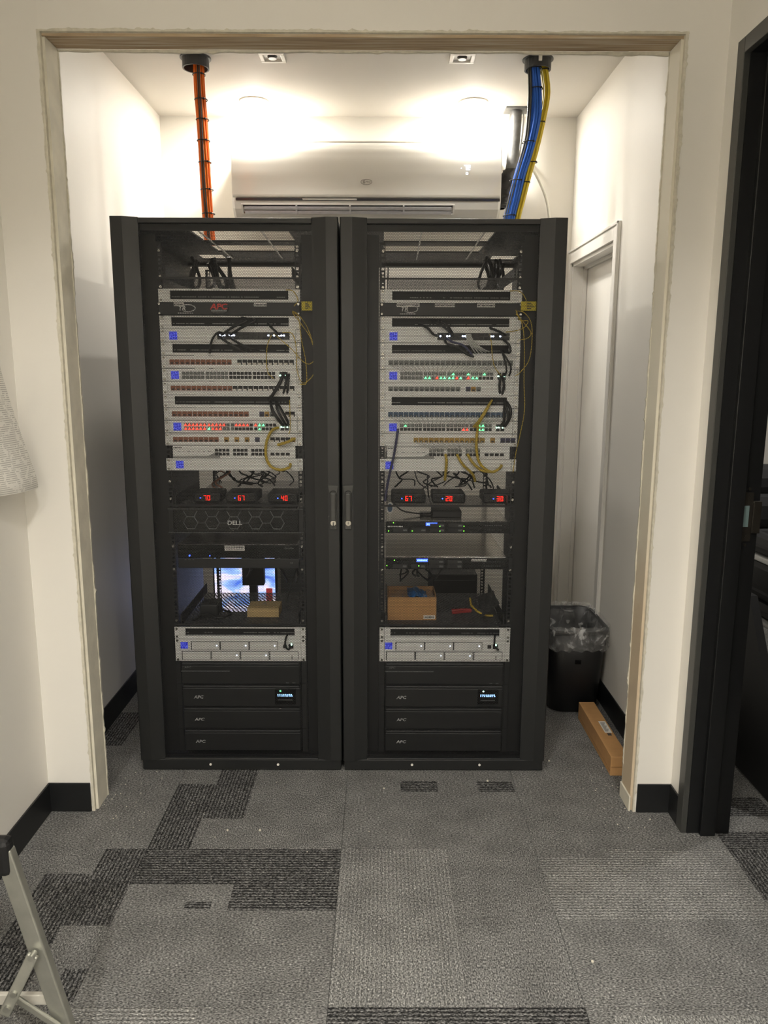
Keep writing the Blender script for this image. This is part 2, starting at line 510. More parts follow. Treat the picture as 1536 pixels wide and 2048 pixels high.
# pixel helpers: where a picture point lies on a plane of the measured room (used to read off real positions)
def _ray(x, y):
    u = (x - 768) / FPX; v = (y - 1024) / FPX
    c, s_ = math.cos(ROLL), math.sin(ROLL)
    u, v = u * c + v * s_, -u * s_ + v * c
    d = (u, math.cos(PITCH) - v * math.sin(PITCH), -math.sin(PITCH) - v * math.cos(PITCH))
    cy, sy = math.cos(YAW), math.sin(YAW)
    return (d[0] * cy + d[1] * sy, -d[0] * sy + d[1] * cy, d[2])
def onY(x, y, Y):
    d = _ray(x, y); t = Y / d[1]
    return Vector((d[0] * t, Y, CAMZ + d[2] * t))

# ================================================================== ROOM
XL, XR = -1.147, .995         # niche side walls
FL, FR = -1.128, .985         # front room side walls
YB = 4.255                    # niche back wall
Y0, Y1 = 2.40, 2.505          # front wall
OL, OR_, OZ = -.98, .864, 2.43
structure('floor', MB().box(-1.5, 5.0, -6.2, 5.2, -.12, -.006), 'carpet_mid')
FLOOR = bpy.data.objects['floor']
structure('ceiling', MB().box(-1.5, 5.0, -6.2, 5.2, CEIL, CEIL + .1), 'ceiling_paint')
structure('wall_back', MB().box(XL - .1, XR + .001, YB, YB + .1, 0, CEIL), 'paint')
structure('wall_niche_left', MB().box(XL - .1, XL, Y1, YB, 0, CEIL), 'paint')
# niche right wall with a door opening
DY0, DY1, DZ = 3.44, 4.205, 2.03
mb = MB().box(XR, XR + .11, Y1, DY0, 0, CEIL).box(XR, XR + .11, DY0, DY1, DZ, CEIL).box(XR, XR + .11, DY1, YB + .1, 0, CEIL)
structure('wall_niche_right', mb, 'paint')
mb = MB().box(FL - .12, OL, Y0, Y1, 0, CEIL)
structure('wall_front_left', mb, 'paint')
structure('wall_front_right', MB().box(OR_, XR + .11, Y0, Y1, 0, CEIL), 'paint')
structure('wall_front_top', MB().box(OL, OR_, Y0, Y1, OZ, CEIL), 'paint')
structure('wall_room_left', MB().box(FL - .1, FL, -6.0, Y0, 0, CEIL), 'paint')
# right wall of the front room with the black framed opening
BY1, BY0, BZ = 2.30, 1.34, 2.355
mb = MB().box(FR, FR + .12, BY1, Y0, 0, CEIL).box(FR, FR + .12, BY0, BY1, BZ, CEIL).box(FR, FR + .12, -6.0, BY0, 0, CEIL)
structure('wall_room_right', mb, 'paint')
structure('wall_room_rear', MB().box(-1.3, 5.0, -6.1, -6.0, 0, CEIL), 'paint')
structure('wall_far_room_back', MB().box(XR + .11, 5.0, 4.85, 4.95, 0, CEIL), 'paint')
structure('wall_far_room_right', MB().box(4.3, 4.4, -6.0, 4.85, 0, CEIL), 'paint')
# ragged edges of the cut opening
def ragged(p0, p1, depth_axis, base, amp, thick, n=90, seed=1):
    """thin irregular plaster lip along a straight edge: p0->p1, spreading along depth_axis by base +- amp"""
    rnd = random.Random(seed)
    mb = MB()
    p0 = Vector(p0); p1 = Vector(p1); a = Vector(depth_axis); t = Vector(thick)
    w_ = []
    cur = 0
    for i in range(n + 1):
        cur = .75 * cur + rnd.uniform(-1, 1) * amp
        w_.append(base + cur + (amp * 2.2 if rnd.random() < .05 else 0))
    vs = []
    for i in range(n + 1):
        q = p0.lerp(p1, i / n)
        vs += [q, q + a * w_[i], q + a * w_[i] + t, q + t]
    fs = []
    for i in range(n):
        for k in range(4):
            fs.append((i * 4 + k, i * 4 + (k + 1) % 4, (i + 1) * 4 + (k + 1) % 4, (i + 1) * 4 + k))
    fs += [(0, 1, 2, 3), (4 * n + 3, 4 * n + 2, 4 * n + 1, 4 * n)]
    return mb.add(vs, fs)
structure('trim_1', MB().box(OL, OR_, Y0 + .012, Y1 - .004, OZ - .012, OZ - .0005), 'header_wood')
o = bpy.data.objects['trim_1']
part('plaster_edge', ragged((OL - .006, Y0 - .001, OZ - .004), (OR_ + .006, Y0 - .001, OZ - .004), (0, 0, 1), .006, .0016, (0, .014, 0), 240, 3), 'plaster', o)
part('rear_edge', ragged((OL, Y1 - .006, OZ - .014), (OR_, Y1 - .006, OZ - .014), (0, 0, -1), .006, .0015, (0, .008, 0), 90, 4), 'plaster', o)
structure('trim_2', MB().box(OL + .0005, OL + .012, Y0 + .012, Y1 - .004, .0, OZ - .013), 'jamb_cream')
o = bpy.data.objects['trim_2']
part('plaster_edge', ragged((OL + .004, Y0 - .0015, 0.0), (OL + .004, Y0 - .0015, OZ - .002), (-1, 0, 0), .0085, .0013, (0, .014, 0), 330, 5), 'plaster', o)
part('rear_edge', ragged((OL + .011, Y1 - .006, 0.0), (OL + .011, Y1 - .006, OZ - .014), (1, 0, 0), .003, .0010, (0, .008, 0), 300, 6), 'plaster', o)
mb = MB().box(OR_ - .012, OR_ - .0005, Y0 + .012, Y1 - .004, .0, OZ - .013)
solo('trim_3', mb, ['jamb_stained'], kind='structure')
o = bpy.data.objects['trim_3']
part('plaster_edge', ragged((OR_ - .004, Y0 - .0015, .0), (OR_ - .004, Y0 - .0015, OZ - .002), (1, 0, 0), .007, .0013, (0, .014, 0), 330, 7), 'plaster', o)
part('rear_edge', ragged((OR_ - .011, Y1 - .006, .0), (OR_ - .011, Y1 - .006, OZ - .014), (-1, 0, 0), .003, .0012, (0, .008, 0), 300, 8), 'plaster', o)
part('foot_block', MB().box(OR_ - .018, OR_ - .012, Y0 + .002, Y1, 0, .055, bev=.002), 'jamb_cream', o)
# baseboards
BH = .105
def base(name, *boxes):
    mb = MB()
    for b_ in boxes:
        x0, x1, y0, y1 = b_
        mb.box(x0, x1, y0, y1, 0, BH, bev=.002)
    structure(name, mb, 'vinyl_black')
base('baseboard_front_left', (FL, OL - .006, Y0 - .006, Y0))
base('baseboard_room_left', (FL, FL + .006, -5.99, Y0 - .006))
base('baseboard_front_right', (OR_ + .006, FR, Y0 - .006, Y0))
base('baseboard_room_right', (FR - .006, FR, 2.323, Y0 - .006))
base('baseboard_niche_left', (XL, XL + .006, Y1, YB))
base('baseboard_niche_right', (XR - .006, XR, Y1, DY0 - .07))
base('baseboard_niche_back', (XL + .006, XR - .006, YB - .006, YB))
base('baseboard_far_room', (XR + .12, 4.3, 4.843, 4.85))
# white door in the niche's right wall
d = structure('door_1', MB().box(XR + .075, XR + .105, DY0 + .003, DY1 - .003, .008, DZ - .003, bev=.002), 'door_white')
mb = MB().box(XR, XR + .074, DY0, DY0 + .016, 0, DZ).box(XR, XR + .074, DY1 - .016, DY1, 0, DZ).box(XR, XR + .074, DY0, DY1, DZ - .016, DZ)
part('door_frame', mb, 'door_white', d)
mb = MB().box(XR + .055, XR + .073, DY0 + .016, DY0 + .028, 0, DZ - .016).box(XR + .055, XR + .073, DY1 - .03, DY1 - .016, 0, DZ - .016).box(XR + .055, XR + .073, DY0 + .016, DY1 - .016, DZ - .03, DZ - .016)
part('door_stop', mb, 'door_white', d)
CW = .068
mb = MB()
for y0, y1, z0, z1 in ((DY0 - CW, DY0, 0, DZ + CW), (DY1, min(DY1 + CW, YB - .002), 0, DZ + CW), (DY0, DY1, DZ, DZ + CW)):
    mb.box(XR - .012, XR, y0, y1, z0, z1, bev=.002)
mb.box(XR - .018, XR - .012, DY0 - CW, DY0 - CW + .012, 0, DZ + CW, bev=.002).box(XR - .018, XR - .012, DY0 - CW, DY1 + .04, DZ + CW - .012, DZ + CW, bev=.002)
part('door_casing', mb, 'door_white', d)
# black framed opening to the next room
mb = MB().box(FR + .012, FR + .15, BY1 - .022, BY1, 0, BZ).box(FR + .012, FR + .15, BY0, BY0 + .022, 0, BZ).box(FR + .012, FR + .15, BY0, BY1, BZ - .022, BZ)
d2 = structure('door_2', mb, 'frame_black')
FW = .032
mb = MB().box(FR - .007, FR + .012, BY1 - .022, BY1 + FW - .01, 0, BZ + FW - .012, bev=.002)
mb.box(FR - .007, FR + .012, BY0 - FW + .01, BY0 + .022, 0, BZ + FW - .012, bev=.002).box(FR - .007, FR + .012, BY0 + .022, BY1 - .022, BZ - .022, BZ + FW - .012, bev=.002)
part('frame_face', mb, 'frame_grey', d2)
mb = MB().box(FR + .05, FR + .098, BY1 - .040, BY1 - .022, 0, BZ - .022, bev=.002).box(FR + .05, FR + .098, BY0 + .022, BY0 + .040, 0, BZ - .022, bev=.002).box(FR + .05, FR + .098, BY0 + .04, BY1 - .04, BZ - .04, BZ - .022, bev=.002)
part('door_stop', mb, 'frame_black', d2)
sz = onY(1490, 1035, BY1 - .03).z
mb = MB().box(FR + .099, FR + .13, BY1 - .0255, BY1 - .022, sz - .075, sz + .075, bev=.001).box(FR + .128, FR + .152, BY1 - .034, BY1 - .0225, sz - .048, sz + .05, bev=.001)
sp = part('strike_plate', mb, 'strike_bronze', d2, 'bronze strike plate')
part('strike_opening', MB().box(FR + .103, FR + .119, BY1 - .0268, BY1 - .025, sz - .03, sz + .035, bev=.0005), 'strike_glass', sp, 'pale glass-green latch opening')
mb = MB()
for dz in (-.086, -.06, .06, .086):
    mb.cyl((FR + .115, BY1 - .0275, sz + dz), (FR + .115, BY1 - .022, sz + dz), .0045, 8)
part('screws', mb, 'strike_bronze', sp)

# carpet tiles, each 0.61 m square with its woven blocks
TX, TY, TS = -.735, 2.19, .61
M_ = ['carpet_mid', 'carpet_mid_y', 'carpet_dark_x', 'carpet_dark_y', 'carpet_light_x', 'carpet_light_y']
def tile(i, j, base_m, blocks):
    """blocks: (x0,x1,y0,y1,material) in tile fractions, cut into the tile's top"""
    xs = sorted({0., 1.} | {b_[0] for b_ in blocks} | {b_[1] for b_ in blocks})
    ys = sorted({0., 1.} | {b_[2] for b_ in blocks} | {b_[3] for b_ in blocks})
    x0 = TX + i * TS; y0 = TY + j * TS
    g = .0006
    mb = MB()
    for a, b_ in zip(xs, xs[1:]):
        for c, d_ in zip(ys, ys[1:]):
            mi = base_m
            for q in blocks:
                if q[0] <= (a + b_) / 2 <= q[1] and q[2] <= (c + d_) / 2 <= q[3]: mi = q[4]
            X0 = x0 + a * TS + (g if a == 0 else 0); X1 = x0 + b_ * TS - (g if b_ == 1 else 0)
            Y0_ = y0 + c * TS + (g if c == 0 else 0); Y1_ = y0 + d_ * TS - (g if d_ == 1 else 0)
            z = -.0009 if mi in (2, 3) else 0
            mb.box(X0, X1, Y0_, Y1_, -.006, z, mi)
    part('carpet_tile', mb, M_, FLOOR)
special = {
    (0, 0): (1, [(0, .22, 0, .63, 3), (.22, .45, .27, .8, 3)]),
    (0, -1): (0, [(0, 1, .72, 1, 2), (.5, 1, .54, .72, 2), (.3, .42, .55, .60, 2)]),
    (-1, -1): (1, [(.79, 1, .44, 1, 3), (.56, .79, .06, .8, 3), (.9, 1, .02, .19, 3)]),
    (1, -1): (1, [(0, .54, 0, 1, 5)]),
    (1, 0): (0, [(.32, .54, .55, .67, 2), (.78, .99, .55, .67, 2)]),
    (2, -1): (0, [(0, 1, .48, .93, 4), (.35, 1, .93, 1, 4)]),
    (2, 0): (0, [(.0, .2, .02, .3, 1)]),
    (3, -1): (0, [(0, 1, .62, 1, 3)]),
    (3, 0): (0, [(0, 1, .0, .16, 2), (0, .4, .3, .5, 2)]),
    (1, -2): (0, [(0, 1, .84, 1, 2)]),
    (0, -2): (0, [(0, .5, .2, 1, 4)]),
    (2, -2): (0, [(.1, .9, .5, .96, 5)]),
    (-1, -2): (1, [(0, .3, .4, .8, 3)]),
    (-1, 0): (0, [(.1, .3, .7, .98, 3)]),
    (-1, 1): (1, [(.3, .5, .1, .6, 3)]),
}
for i in range(-1, 6):
    for j in range(-4, 4):
        bm_, bl = special.get((i, j), ((i + j) % 2, [(.55, .8, .1, .55, 3)] if (i * 7 + j * 3) % 4 == 0 else []))
        tile(i, j, bm_, bl)
# crumbs of plaster on the carpet
mb = MB()
rc = random.Random(5)
spots = [(768, 1578), (1098, 1523), (975, 1563), (1185, 1925), (455, 1662), (520, 1662), (430, 1675), (1300, 1640)]
for px, py in spots:
    d_ = _ray(px, py); t_ = -CAMZ / d_[2]
    x, y = d_[0] * t_, d_[1] * t_
    r_ = rc.uniform(.002, .0045)
    bm = bmesh.new(); bmesh.ops.create_icosphere(bm, subdivisions=1, radius=r_)
    bm.verts.index_update()
    mb.add([(v.co.x + x, v.co.y + y, max(0, v.co.z + r_ * .7)) for v in bm.verts], [[v.index for v in f.verts] for f in bm.faces])
    bm.free()
for k in range(70):
    side = rc.random()
    x, y = (rc.uniform(-.97, -.8), rc.uniform(2.3, 2.75)) if side < .45 else (rc.uniform(.7, .9), rc.uniform(2.3, 2.7))
    if side > .9: x, y = rc.uniform(-.8, .8), rc.uniform(1.7, 2.6)
    r_ = rc.uniform(.0008, .0018)
    mb.box(x, x + r_ * 2, y, y + r_ * 2, 0, r_)
o = solo('plaster_crumbs', mb, 'plaster', 'white plaster crumbs scattered over the grey carpet', 'debris', kind='stuff')

# ================================================================== CEILING FITTINGS
for (x, y), tl in zip(NICHE_LIGHTS, ('above the left end of the air conditioner', 'above the right end of the air conditioner')):
    t = thing('recessed_downlight', 'glowing round white downlight in the niche ceiling ' + tl, 'ceiling light', (x, y, CEIL), 'lit downlights in the niche ceiling')
    part('trim_ring', MB().ring((x, y, CEIL - .006), .052, .072, .006, 32), 'lamp_trim', t)
    part('lens', MB().cyl((x, y, CEIL - .004), (x, y, CEIL), .052, 28), 'lamp_glow', t)
for (px, side) in ((-.459, 'above the orange cable bundle side'), (.326, 'beside the blue and yellow cables')):
    y = 3.475
    t = thing('square_downlight', 'small square white downlight with dark bulb in niche ceiling, ' + side, 'ceiling light', (px, y, CEIL), 'square downlights of the niche')
    h = .052
    mb = MB().box(px - h, px + h, y - h, y - .036, CEIL - .010, CEIL, bev=.002).box(px - h, px + h, y + .036, y + h, CEIL - .010, CEIL, bev=.002)
    mb.box(px - h, px - .036, y - .036, y + .036, CEIL - .010, CEIL, bev=.002).box(px + .036, px + h, y - .036, y + .036, CEIL - .010, CEIL, bev=.002)
    part('trim_frame', mb, 'lamp_trim', t)
    part('reflector', MB().box(px - .036, px + .036, y - .036, y + .036, CEIL - .002, CEIL, 0), 'white_reflector', t)
    part('bulb', MB().cyl((px, y, CEIL - .012), (px, y, CEIL - .002), .017, 16, r1=.021), 'bulb_dark', t)
for n_, (x, y) in enumerate(ROOM_LIGHTS + NEAR_LIGHTS + FAR_LIGHTS):
    t = thing('room_downlight', 'round white recessed downlight in the room ceiling', 'ceiling light', (x, y, CEIL), 'downlights of the front room')
    part('trim_ring', MB().ring((x, y, CEIL - .006), .07, .09, .006, 28), 'lamp_trim', t)
    part('lens', MB().cyl((x, y, CEIL - .004), (x, y, CEIL), .07, 24), 'lamp_glow', t)

# ---- cable collars and bundles
def collar(x, y, label):
    t = thing('cable_collar', label, 'collar', (x, y, CEIL), 'ceiling cable collars')
    part('sleeve', MB().ring((x, y, CEIL - .042), .049, .055, .042, 28), 'collar_grey', t)
    part('flange', MB().ring((x, y, CEIL - .004), .055, .064, .004, 28), 'collar_grey', t)
    return t
YC = 3.50
cL = onY(391, 118, YC); cR = onY(1076, 118, YC)
collar(cL.x, YC, 'dark grey plastic collar in the ceiling around the orange cables')
t = collar(cR.x, YC, 'dark grey plastic collar in the ceiling around the blue and yellow cables')
part('clip', MB().box(cR.x - .008, cR.x + .006, YC - .062, YC - .055, CEIL - .026, CEIL - .004, bev=.002), 'lamp_trim', t, 'small white clip')
def bundle_cables(parent, pts, rad, n, r, material, seed, squash=1., twist=.6):
    rnd = random.Random(seed)
    offs = []
    k = 0
    while len(offs) < n and k < 4000:
        k += 1
        a = rnd.uniform(0, 2 * math.pi); q = rad * math.sqrt(rnd.random())
        p = (q * math.cos(a), q * math.sin(a) * squash)
        if all((p[0] - o_[0]) ** 2 + (p[1] - o_[1]) ** 2 > (1.7 * r) ** 2 for o_ in offs): offs.append(p)
    for (ox, oy) in offs:
        mb = MB()
        q = []
        for i, P in enumerate(pts):
            a = twist * i / len(pts)
            c_, s_ = math.cos(a), math.sin(a)
            q.append((P[0] + ox * c_ - oy * s_, P[1] + ox * s_ + oy * c_, P[2]))
        mb.tube(q, r, 6, sub=4)
        part('cable', mb, material, parent)
def ties(parent, spots, r, material='tie_black', ry=None):
    for P in spots:
        mb = MB()
        n = 20
        pts = [(P[0] + r * math.cos(2 * math.pi * i / n), P[1] + (ry or r) * math.sin(2 * math.pi * i / n), P[2] + .3 * r * math.cos(2 * math.pi * i / n) * 0) for i in range(n + 1)]
        mb.tube(pts, .0022, 5, sub=1)
        mb.box(P[0] + r * .5, P[0] + r * .75, P[1] - r * .95, P[1] - r * .6, P[2] - .003, P[2] + .003)
        part('cable_tie', mb, material, parent)
def path(pix, Y):
    return [onY(a, b_, Y) for a, b_ in pix]
pl = path([(397, 128), (399, 180), (404, 240), (408, 300), (412, 370), (416, 432), (421, 490)], YC)
pl = [pl[0] + Vector((0, 0, .03))] + pl
t = thing('cable_bundle', 'thick bundle of orange cables with black ones, running from ceiling into left rack', 'cables', (pl[-1].x, YC, pl[-1].z))
bundle_cables(t, pl, .021, 20, .0046, 'cable_orange', 3)
for dx in (-.004, .004):
    mb = MB().tube([(p.x + dx + .004 * math.sin(i), p.y - .0235, p.z) for i, p in enumerate(pl)], .0032, 6, sub=4)
    part('black_cable', mb, 'cable_grey', t, 'dark grey cable')
ties(t, [p for p in path([(398, 150), (402, 200), (405, 240), (407, 282), (410, 325), (414, 380), (417, 428)], YC)], .0262)
pb = path([(1067, 128), (1072, 190), (1070, 240), (1056, 300), (1040, 350), (1028, 400), (1018, 440), (1010, 490)], YC)
t = thing('cable_bundle', 'thick bundle of blue cables running from ceiling into the right rack', 'cables', (pb[-1].x, YC, pb[-1].z))
bundle_cables(t, [pb[0] + Vector((0, 0, .03))] + pb, .022, 22, .0046, 'cable_blue', 4)
ties(t, path([(1070, 138), (1072, 178), (1048, 290), (1052, 282), (1032, 365), (1019, 432)], YC)[:2] + path([(1057, 285), (1032, 362), (1019, 432)], YC), .0272)
py = path([(1087, 128), (1093, 185), (1084, 240), (1070, 300), (1056, 350), (1043, 400), (1033, 440), (1026, 490)], YC + .01)
t = thing('cable_bundle', 'slim bundle of yellow cables hanging right of the blue bundle', 'cables', (py[-1].x, YC + .01, py[-1].z))
bundle_cables(t, [py[0] + Vector((0, 0, .03))] + py, .0125, 9, .0042, 'cable_yellow', 5)
ties(t, path([(1090, 140), (1082, 245), (1066, 325), (1052, 365)], YC + .01), .0168)
pk = path([(1059, 130), (1060, 190), (1054, 270), (1042, 320), (1028, 370), (1014, 425), (1006, 480)], YC - .01)
t = thing('cable_bundle', 'few dark grey cables hanging left of the blue bundle', 'cables', (pk[-1].x, YC - .01, pk[-1].z))
bundle_cables(t, [pk[0] + Vector((0, 0, .03))] + pk, .008, 4, .0042, 'cable_grey', 6)
# refrigerant pipe
YP = 4.13
t = thing('refrigerant_pipe', 'dark foam wrapped refrigerant pipe beside the air conditioner', 'pipe', (onY(1008, 415, YP).x, YP, onY(1008, 415, YP).z))
a = path([(1032, 212), (1031, 240), (1024, 330), (1018, 350)], YP)
part('insulation', MB().tube([a[0] + Vector((0, 0, .02))] + a, .030, 14, sub=4), 'tape_silver', t)
c_ = path([(1019, 340), (1013, 380), (1005, 405), (996, 418)], YP)
rk = random.Random(9)
mbp = MB()
def wrap(u, v):
    q = c_[0].lerp(c_[1], min(1, u * 3)) if u < 1 / 3 else (c_[1].lerp(c_[2], u * 3 - 1) if u < 2 / 3 else c_[2].lerp(c_[3], u * 3 - 2))
    rr = .036 + .006 * math.sin(u * 23 + v * 9) + .004 * math.sin(v * 31 + u * 50)
    return (q.x + rr * math.cos(2 * math.pi * v), q.y + rr * math.sin(2 * math.pi * v), q.z)
part('tape_wrap', mbp.grid(wrap, 24, 20), 'tape_black', t)
e = onY(1032, 214, YP)
part('ceiling_flange', MB().box(e.x - .055, e.x + .07, YP - .05, YP + .05, CEIL - .008, CEIL, bev=.003), 'tape_silver', t)
part('thin_wire', MB().tube(path([(1046, 215), (1047, 250), (1036, 330), (1022, 380)], YP - .01), .004, 6), 'cable_white', t, 'thin white wire')
solo('drain_hose', MB().tube(path([(1035, 300), (1052, 320), (1072, 350), (1090, 390), (1098, 430), (1102, 500)], 4.215), .0075, 8), 'hose_white',
     'thin translucent white hose curving down the back wall', 'hose')

# ================================================================== AIR CONDITIONER
AX0, AX1, AYF = -.748, .585, 4.05
t = thing('air_conditioner', 'glossy white wall-mounted air conditioner above the racks', 'air conditioner', ((AX0 + AX1) / 2, YB, 2.225))
prof = [(YB + .024, 2.225), (4.16, 2.222), (4.11, 2.236), (4.075, 2.268), (4.062, 2.300), (4.062, 2.545), (4.075, 2.572), (4.10, 2.583), (YB + .024, 2.585)]
mb = MB().prism(prof, AX0 + .012, AX1 - .012, 'X', smooth=False)
part('body', mb, 'ac_matte', t)
# rounded end caps
for s_, X in ((1, AX0), (-1, AX1)):
    mb = MB()
    pr2 = [(4.16 + (y - 4.16) * .93, 2.40 + (z - 2.40) * .96) for y, z in prof]
    pr2[0] = (YB + .024, pr2[0][1]); pr2[-1] = (YB + .024, pr2[-1][1])
    n = len(prof)
    vs = [(X + s_ * .012, y, z) for y, z in prof] + [(X, y, z) for y, z in pr2]
    mb.add(vs, [(i, (i + 1) % n, n + (i + 1) % n, n + i) if s_ < 0 else (n + i, n + (i + 1) % n, (i + 1) % n, i) for i in range(n)])
    mb.add(vs, [tuple(range(n, 2 * n))])
    part('end_cap', mb, 'ac_matte', t)
fp = [(4.061, 2.318), (4.052, 2.320), (4.047, 2.36), (4.044, 2.42), (4.046, 2.49), (4.053, 2.54), (4.066, 2.566), (4.076, 2.572)]
mb = MB()
n = len(fp)
def front(u, v):
    k = v * (n - 1); i = min(int(k), n - 2); f_ = k - i
    return (AX0 + .006 + u * (AX1 - AX0 - .012), fp[i][0] * (1 - f_) + fp[i + 1][0] * f_, fp[i][1] * (1 - f_) + fp[i + 1][1] * f_)
mb.grid(front, 1, (n - 1) * 3)
fpn = part('front_panel', mb, 'ac_white', t)
part('dark_strip', MB().box(AX0 + .02, AX1 - .006, 4.054, 4.063, 2.3035, 2.3155, bev=.001), 'ac_dark', t)
part('chrome_strip', MB().box(AX0 + .35, AX0 + .62, 4.0535, 4.058, 2.305, 2.314, bev=.001), 'ac_chrome', t)
# louver opening in the sloped underside
def under(x, s_, off=0.):
    """s_ 0..1 along the slope from front to back"""
    y0, z0, y1, z1 = 4.064, 2.292, 4.112, 2.233
    nx, nz = -(z0 - z1), -(y1 - y0)
    L_ = math.hypot(nx, nz)
    return (x, y0 + (y1 - y0) * s_ + nx / L_ * off, z0 + (z1 - z0) * s_ + nz / L_ * off)
LX0, LX1 = -.695, .348
def slopebox(x0, x1, s0, s1, o0, o1):
    mb = MB()
    vs = [under(x0, s0, o0), under(x1, s0, o0), under(x1, s1, o0), under(x0, s1, o0), under(x0, s0, o1), under(x1, s0, o1), under(x1, s1, o1), under(x0, s1, o1)]
    return mb.add(vs, [(3, 2, 1, 0), (4, 5, 6, 7), (0, 1, 5, 4), (1, 2, 6, 5), (2, 3, 7, 6), (3, 0, 4, 7)])
part('air_outlet', slopebox(LX0, LX1, .02, .62, -.004, .004), 'ac_grille', t)
part('air_slit', slopebox(LX0 + .004, LX1 - .004, .03, .13, .003, .006), 'ac_dark', t)
for s0, s1 in ((.14, .30), (.42, .6)):
    part('flap', slopebox(LX0 + .008, LX1 - .008, s0, s1, .008, .018), 'ac_flap', t)
mb = MB()
mb.v += slopebox(LX0 - .008, LX0, .0, .66, .0, .013).v
mb = slopebox(LX0 - .008, LX0, .0, .66, .0, .014)
for q in (slopebox(LX1, LX1 + .008, .0, .66, .0, .014), slopebox(LX0, LX1, .62, .66, .0, .014), slopebox(LX0, LX1, -.02, .02, .0, .014)):
    mb.add(q.v, q.f)
part('outlet_frame', mb, 'ac_matte', t)
for k in range(1, 4):
    x = LX0 + (LX1 - LX0) * k / 4 * 1.02
    part('flap_bracket', slopebox(x - .004, x + .004, .02, .62, .005, .022), 'ac_flap', t)
part('rear_clip', MB().box(.36, .43, 4.12, 4.13, 2.222, 2.236).box(.39, .396, 4.119, 4.131, 2.215, 2.236), 'ac_flap', t)
part('air_intake', MB().box(AX0 + .33, AX1 - .3, 4.10, 4.235, 2.5845, 2.592), 'ac_matte', t)
mb = MB()
for k in range(9):
    x = AX0 + .34 + k * .08
    mb.box(x, x + .065, 4.115, 4.22, 2.591, 2.594)
part('intake_slots', mb, 'silver_dark', t)
# oval badge with its letters
q = onY(733, 367, 4.0475)
mb = MB()
n = 40
pts = [(q.x + .027 * math.cos(2 * math.pi * i / n), 4.0432, q.z + .0125 * math.sin(2 * math.pi * i / n)) for i in range(n + 1)]
mb.tube(pts, .0011, 5, sub=1)
mb.text('PRO', .0125, q.x + .009, 4.0428, q.z, sx=1.0)
mb.box(q.x - .016, q.x - .006, 4.0425, 4.0432, q.z + .004, q.z + .006).box(q.x - .016, q.x - .014, 4.0425, 4.0432, q.z - .006, q.z + .006).box(q.x - .016, q.x - .006, 4.0425, 4.0432, q.z - .006, q.z - .004).box(q.x - .008, q.x - .006, 4.0425, 4.0432, q.z - .006, q.z).box(q.x - .012, q.x - .006, 4.0425, 4.0432, q.z - .001, q.z + .001)
part('badge', mb, 'logo_grey', t, 'small oval grey maker badge')
# seven segment digits
SEG = {'0': 'abcdef', '1': 'bc', '2': 'abged', '3': 'abgcd', '4': 'fgbc', '5': 'afgcd', '6': 'afgedc', '7': 'abc', '8': 'abcdefg', '9': 'abcdfg'}
def seven(mb, s_, x, y, z, h, wd=None, th=None):
    wd = wd or h * .55; th = th or h * .13
    for ch in s_:
        for g in SEG[ch]:
            b_ = {'a': (0, wd, h - th, h), 'g': (0, wd, h / 2 - th / 2, h / 2 + th / 2), 'd': (0, wd, 0, th), 'f': (0, th, h / 2, h), 'b': (wd - th, wd, h / 2, h), 'e': (0, th, 0, h / 2), 'c': (wd - th, wd, 0, h / 2)}[g]
            mb.box(x + b_[0], x + b_[1], y - .0004, y, z + b_[2], z + b_[3])
        x += wd * 1.4
    return mb
q = onY(927, 341, 4.05)
mb = seven(MB(), '72', q.x, 4.0435, q.z - .006, .022)
mb.ring((q.x + .014, 4.043, q.z - .022), .004, .006, .0004, 14, 'Y').box(q.x - .016, q.x - .012, 4.0431, 4.0435, q.z, q.z + .004)
part('temperature_display', mb, 'ac_led', t, 'white glowing digits 72')

AC_SHIFT = -.028
for o_ in t.children:
    o_.location.y += AC_SHIFT
# ================================================================== RACKS
YF, U = 2.710, .0445
def zt(k):
    return 1.7525 - U * k
RC = {'L': -.522, 'R': .2335}
SIDE = {'L': 'left rack', 'R': 'right rack'}
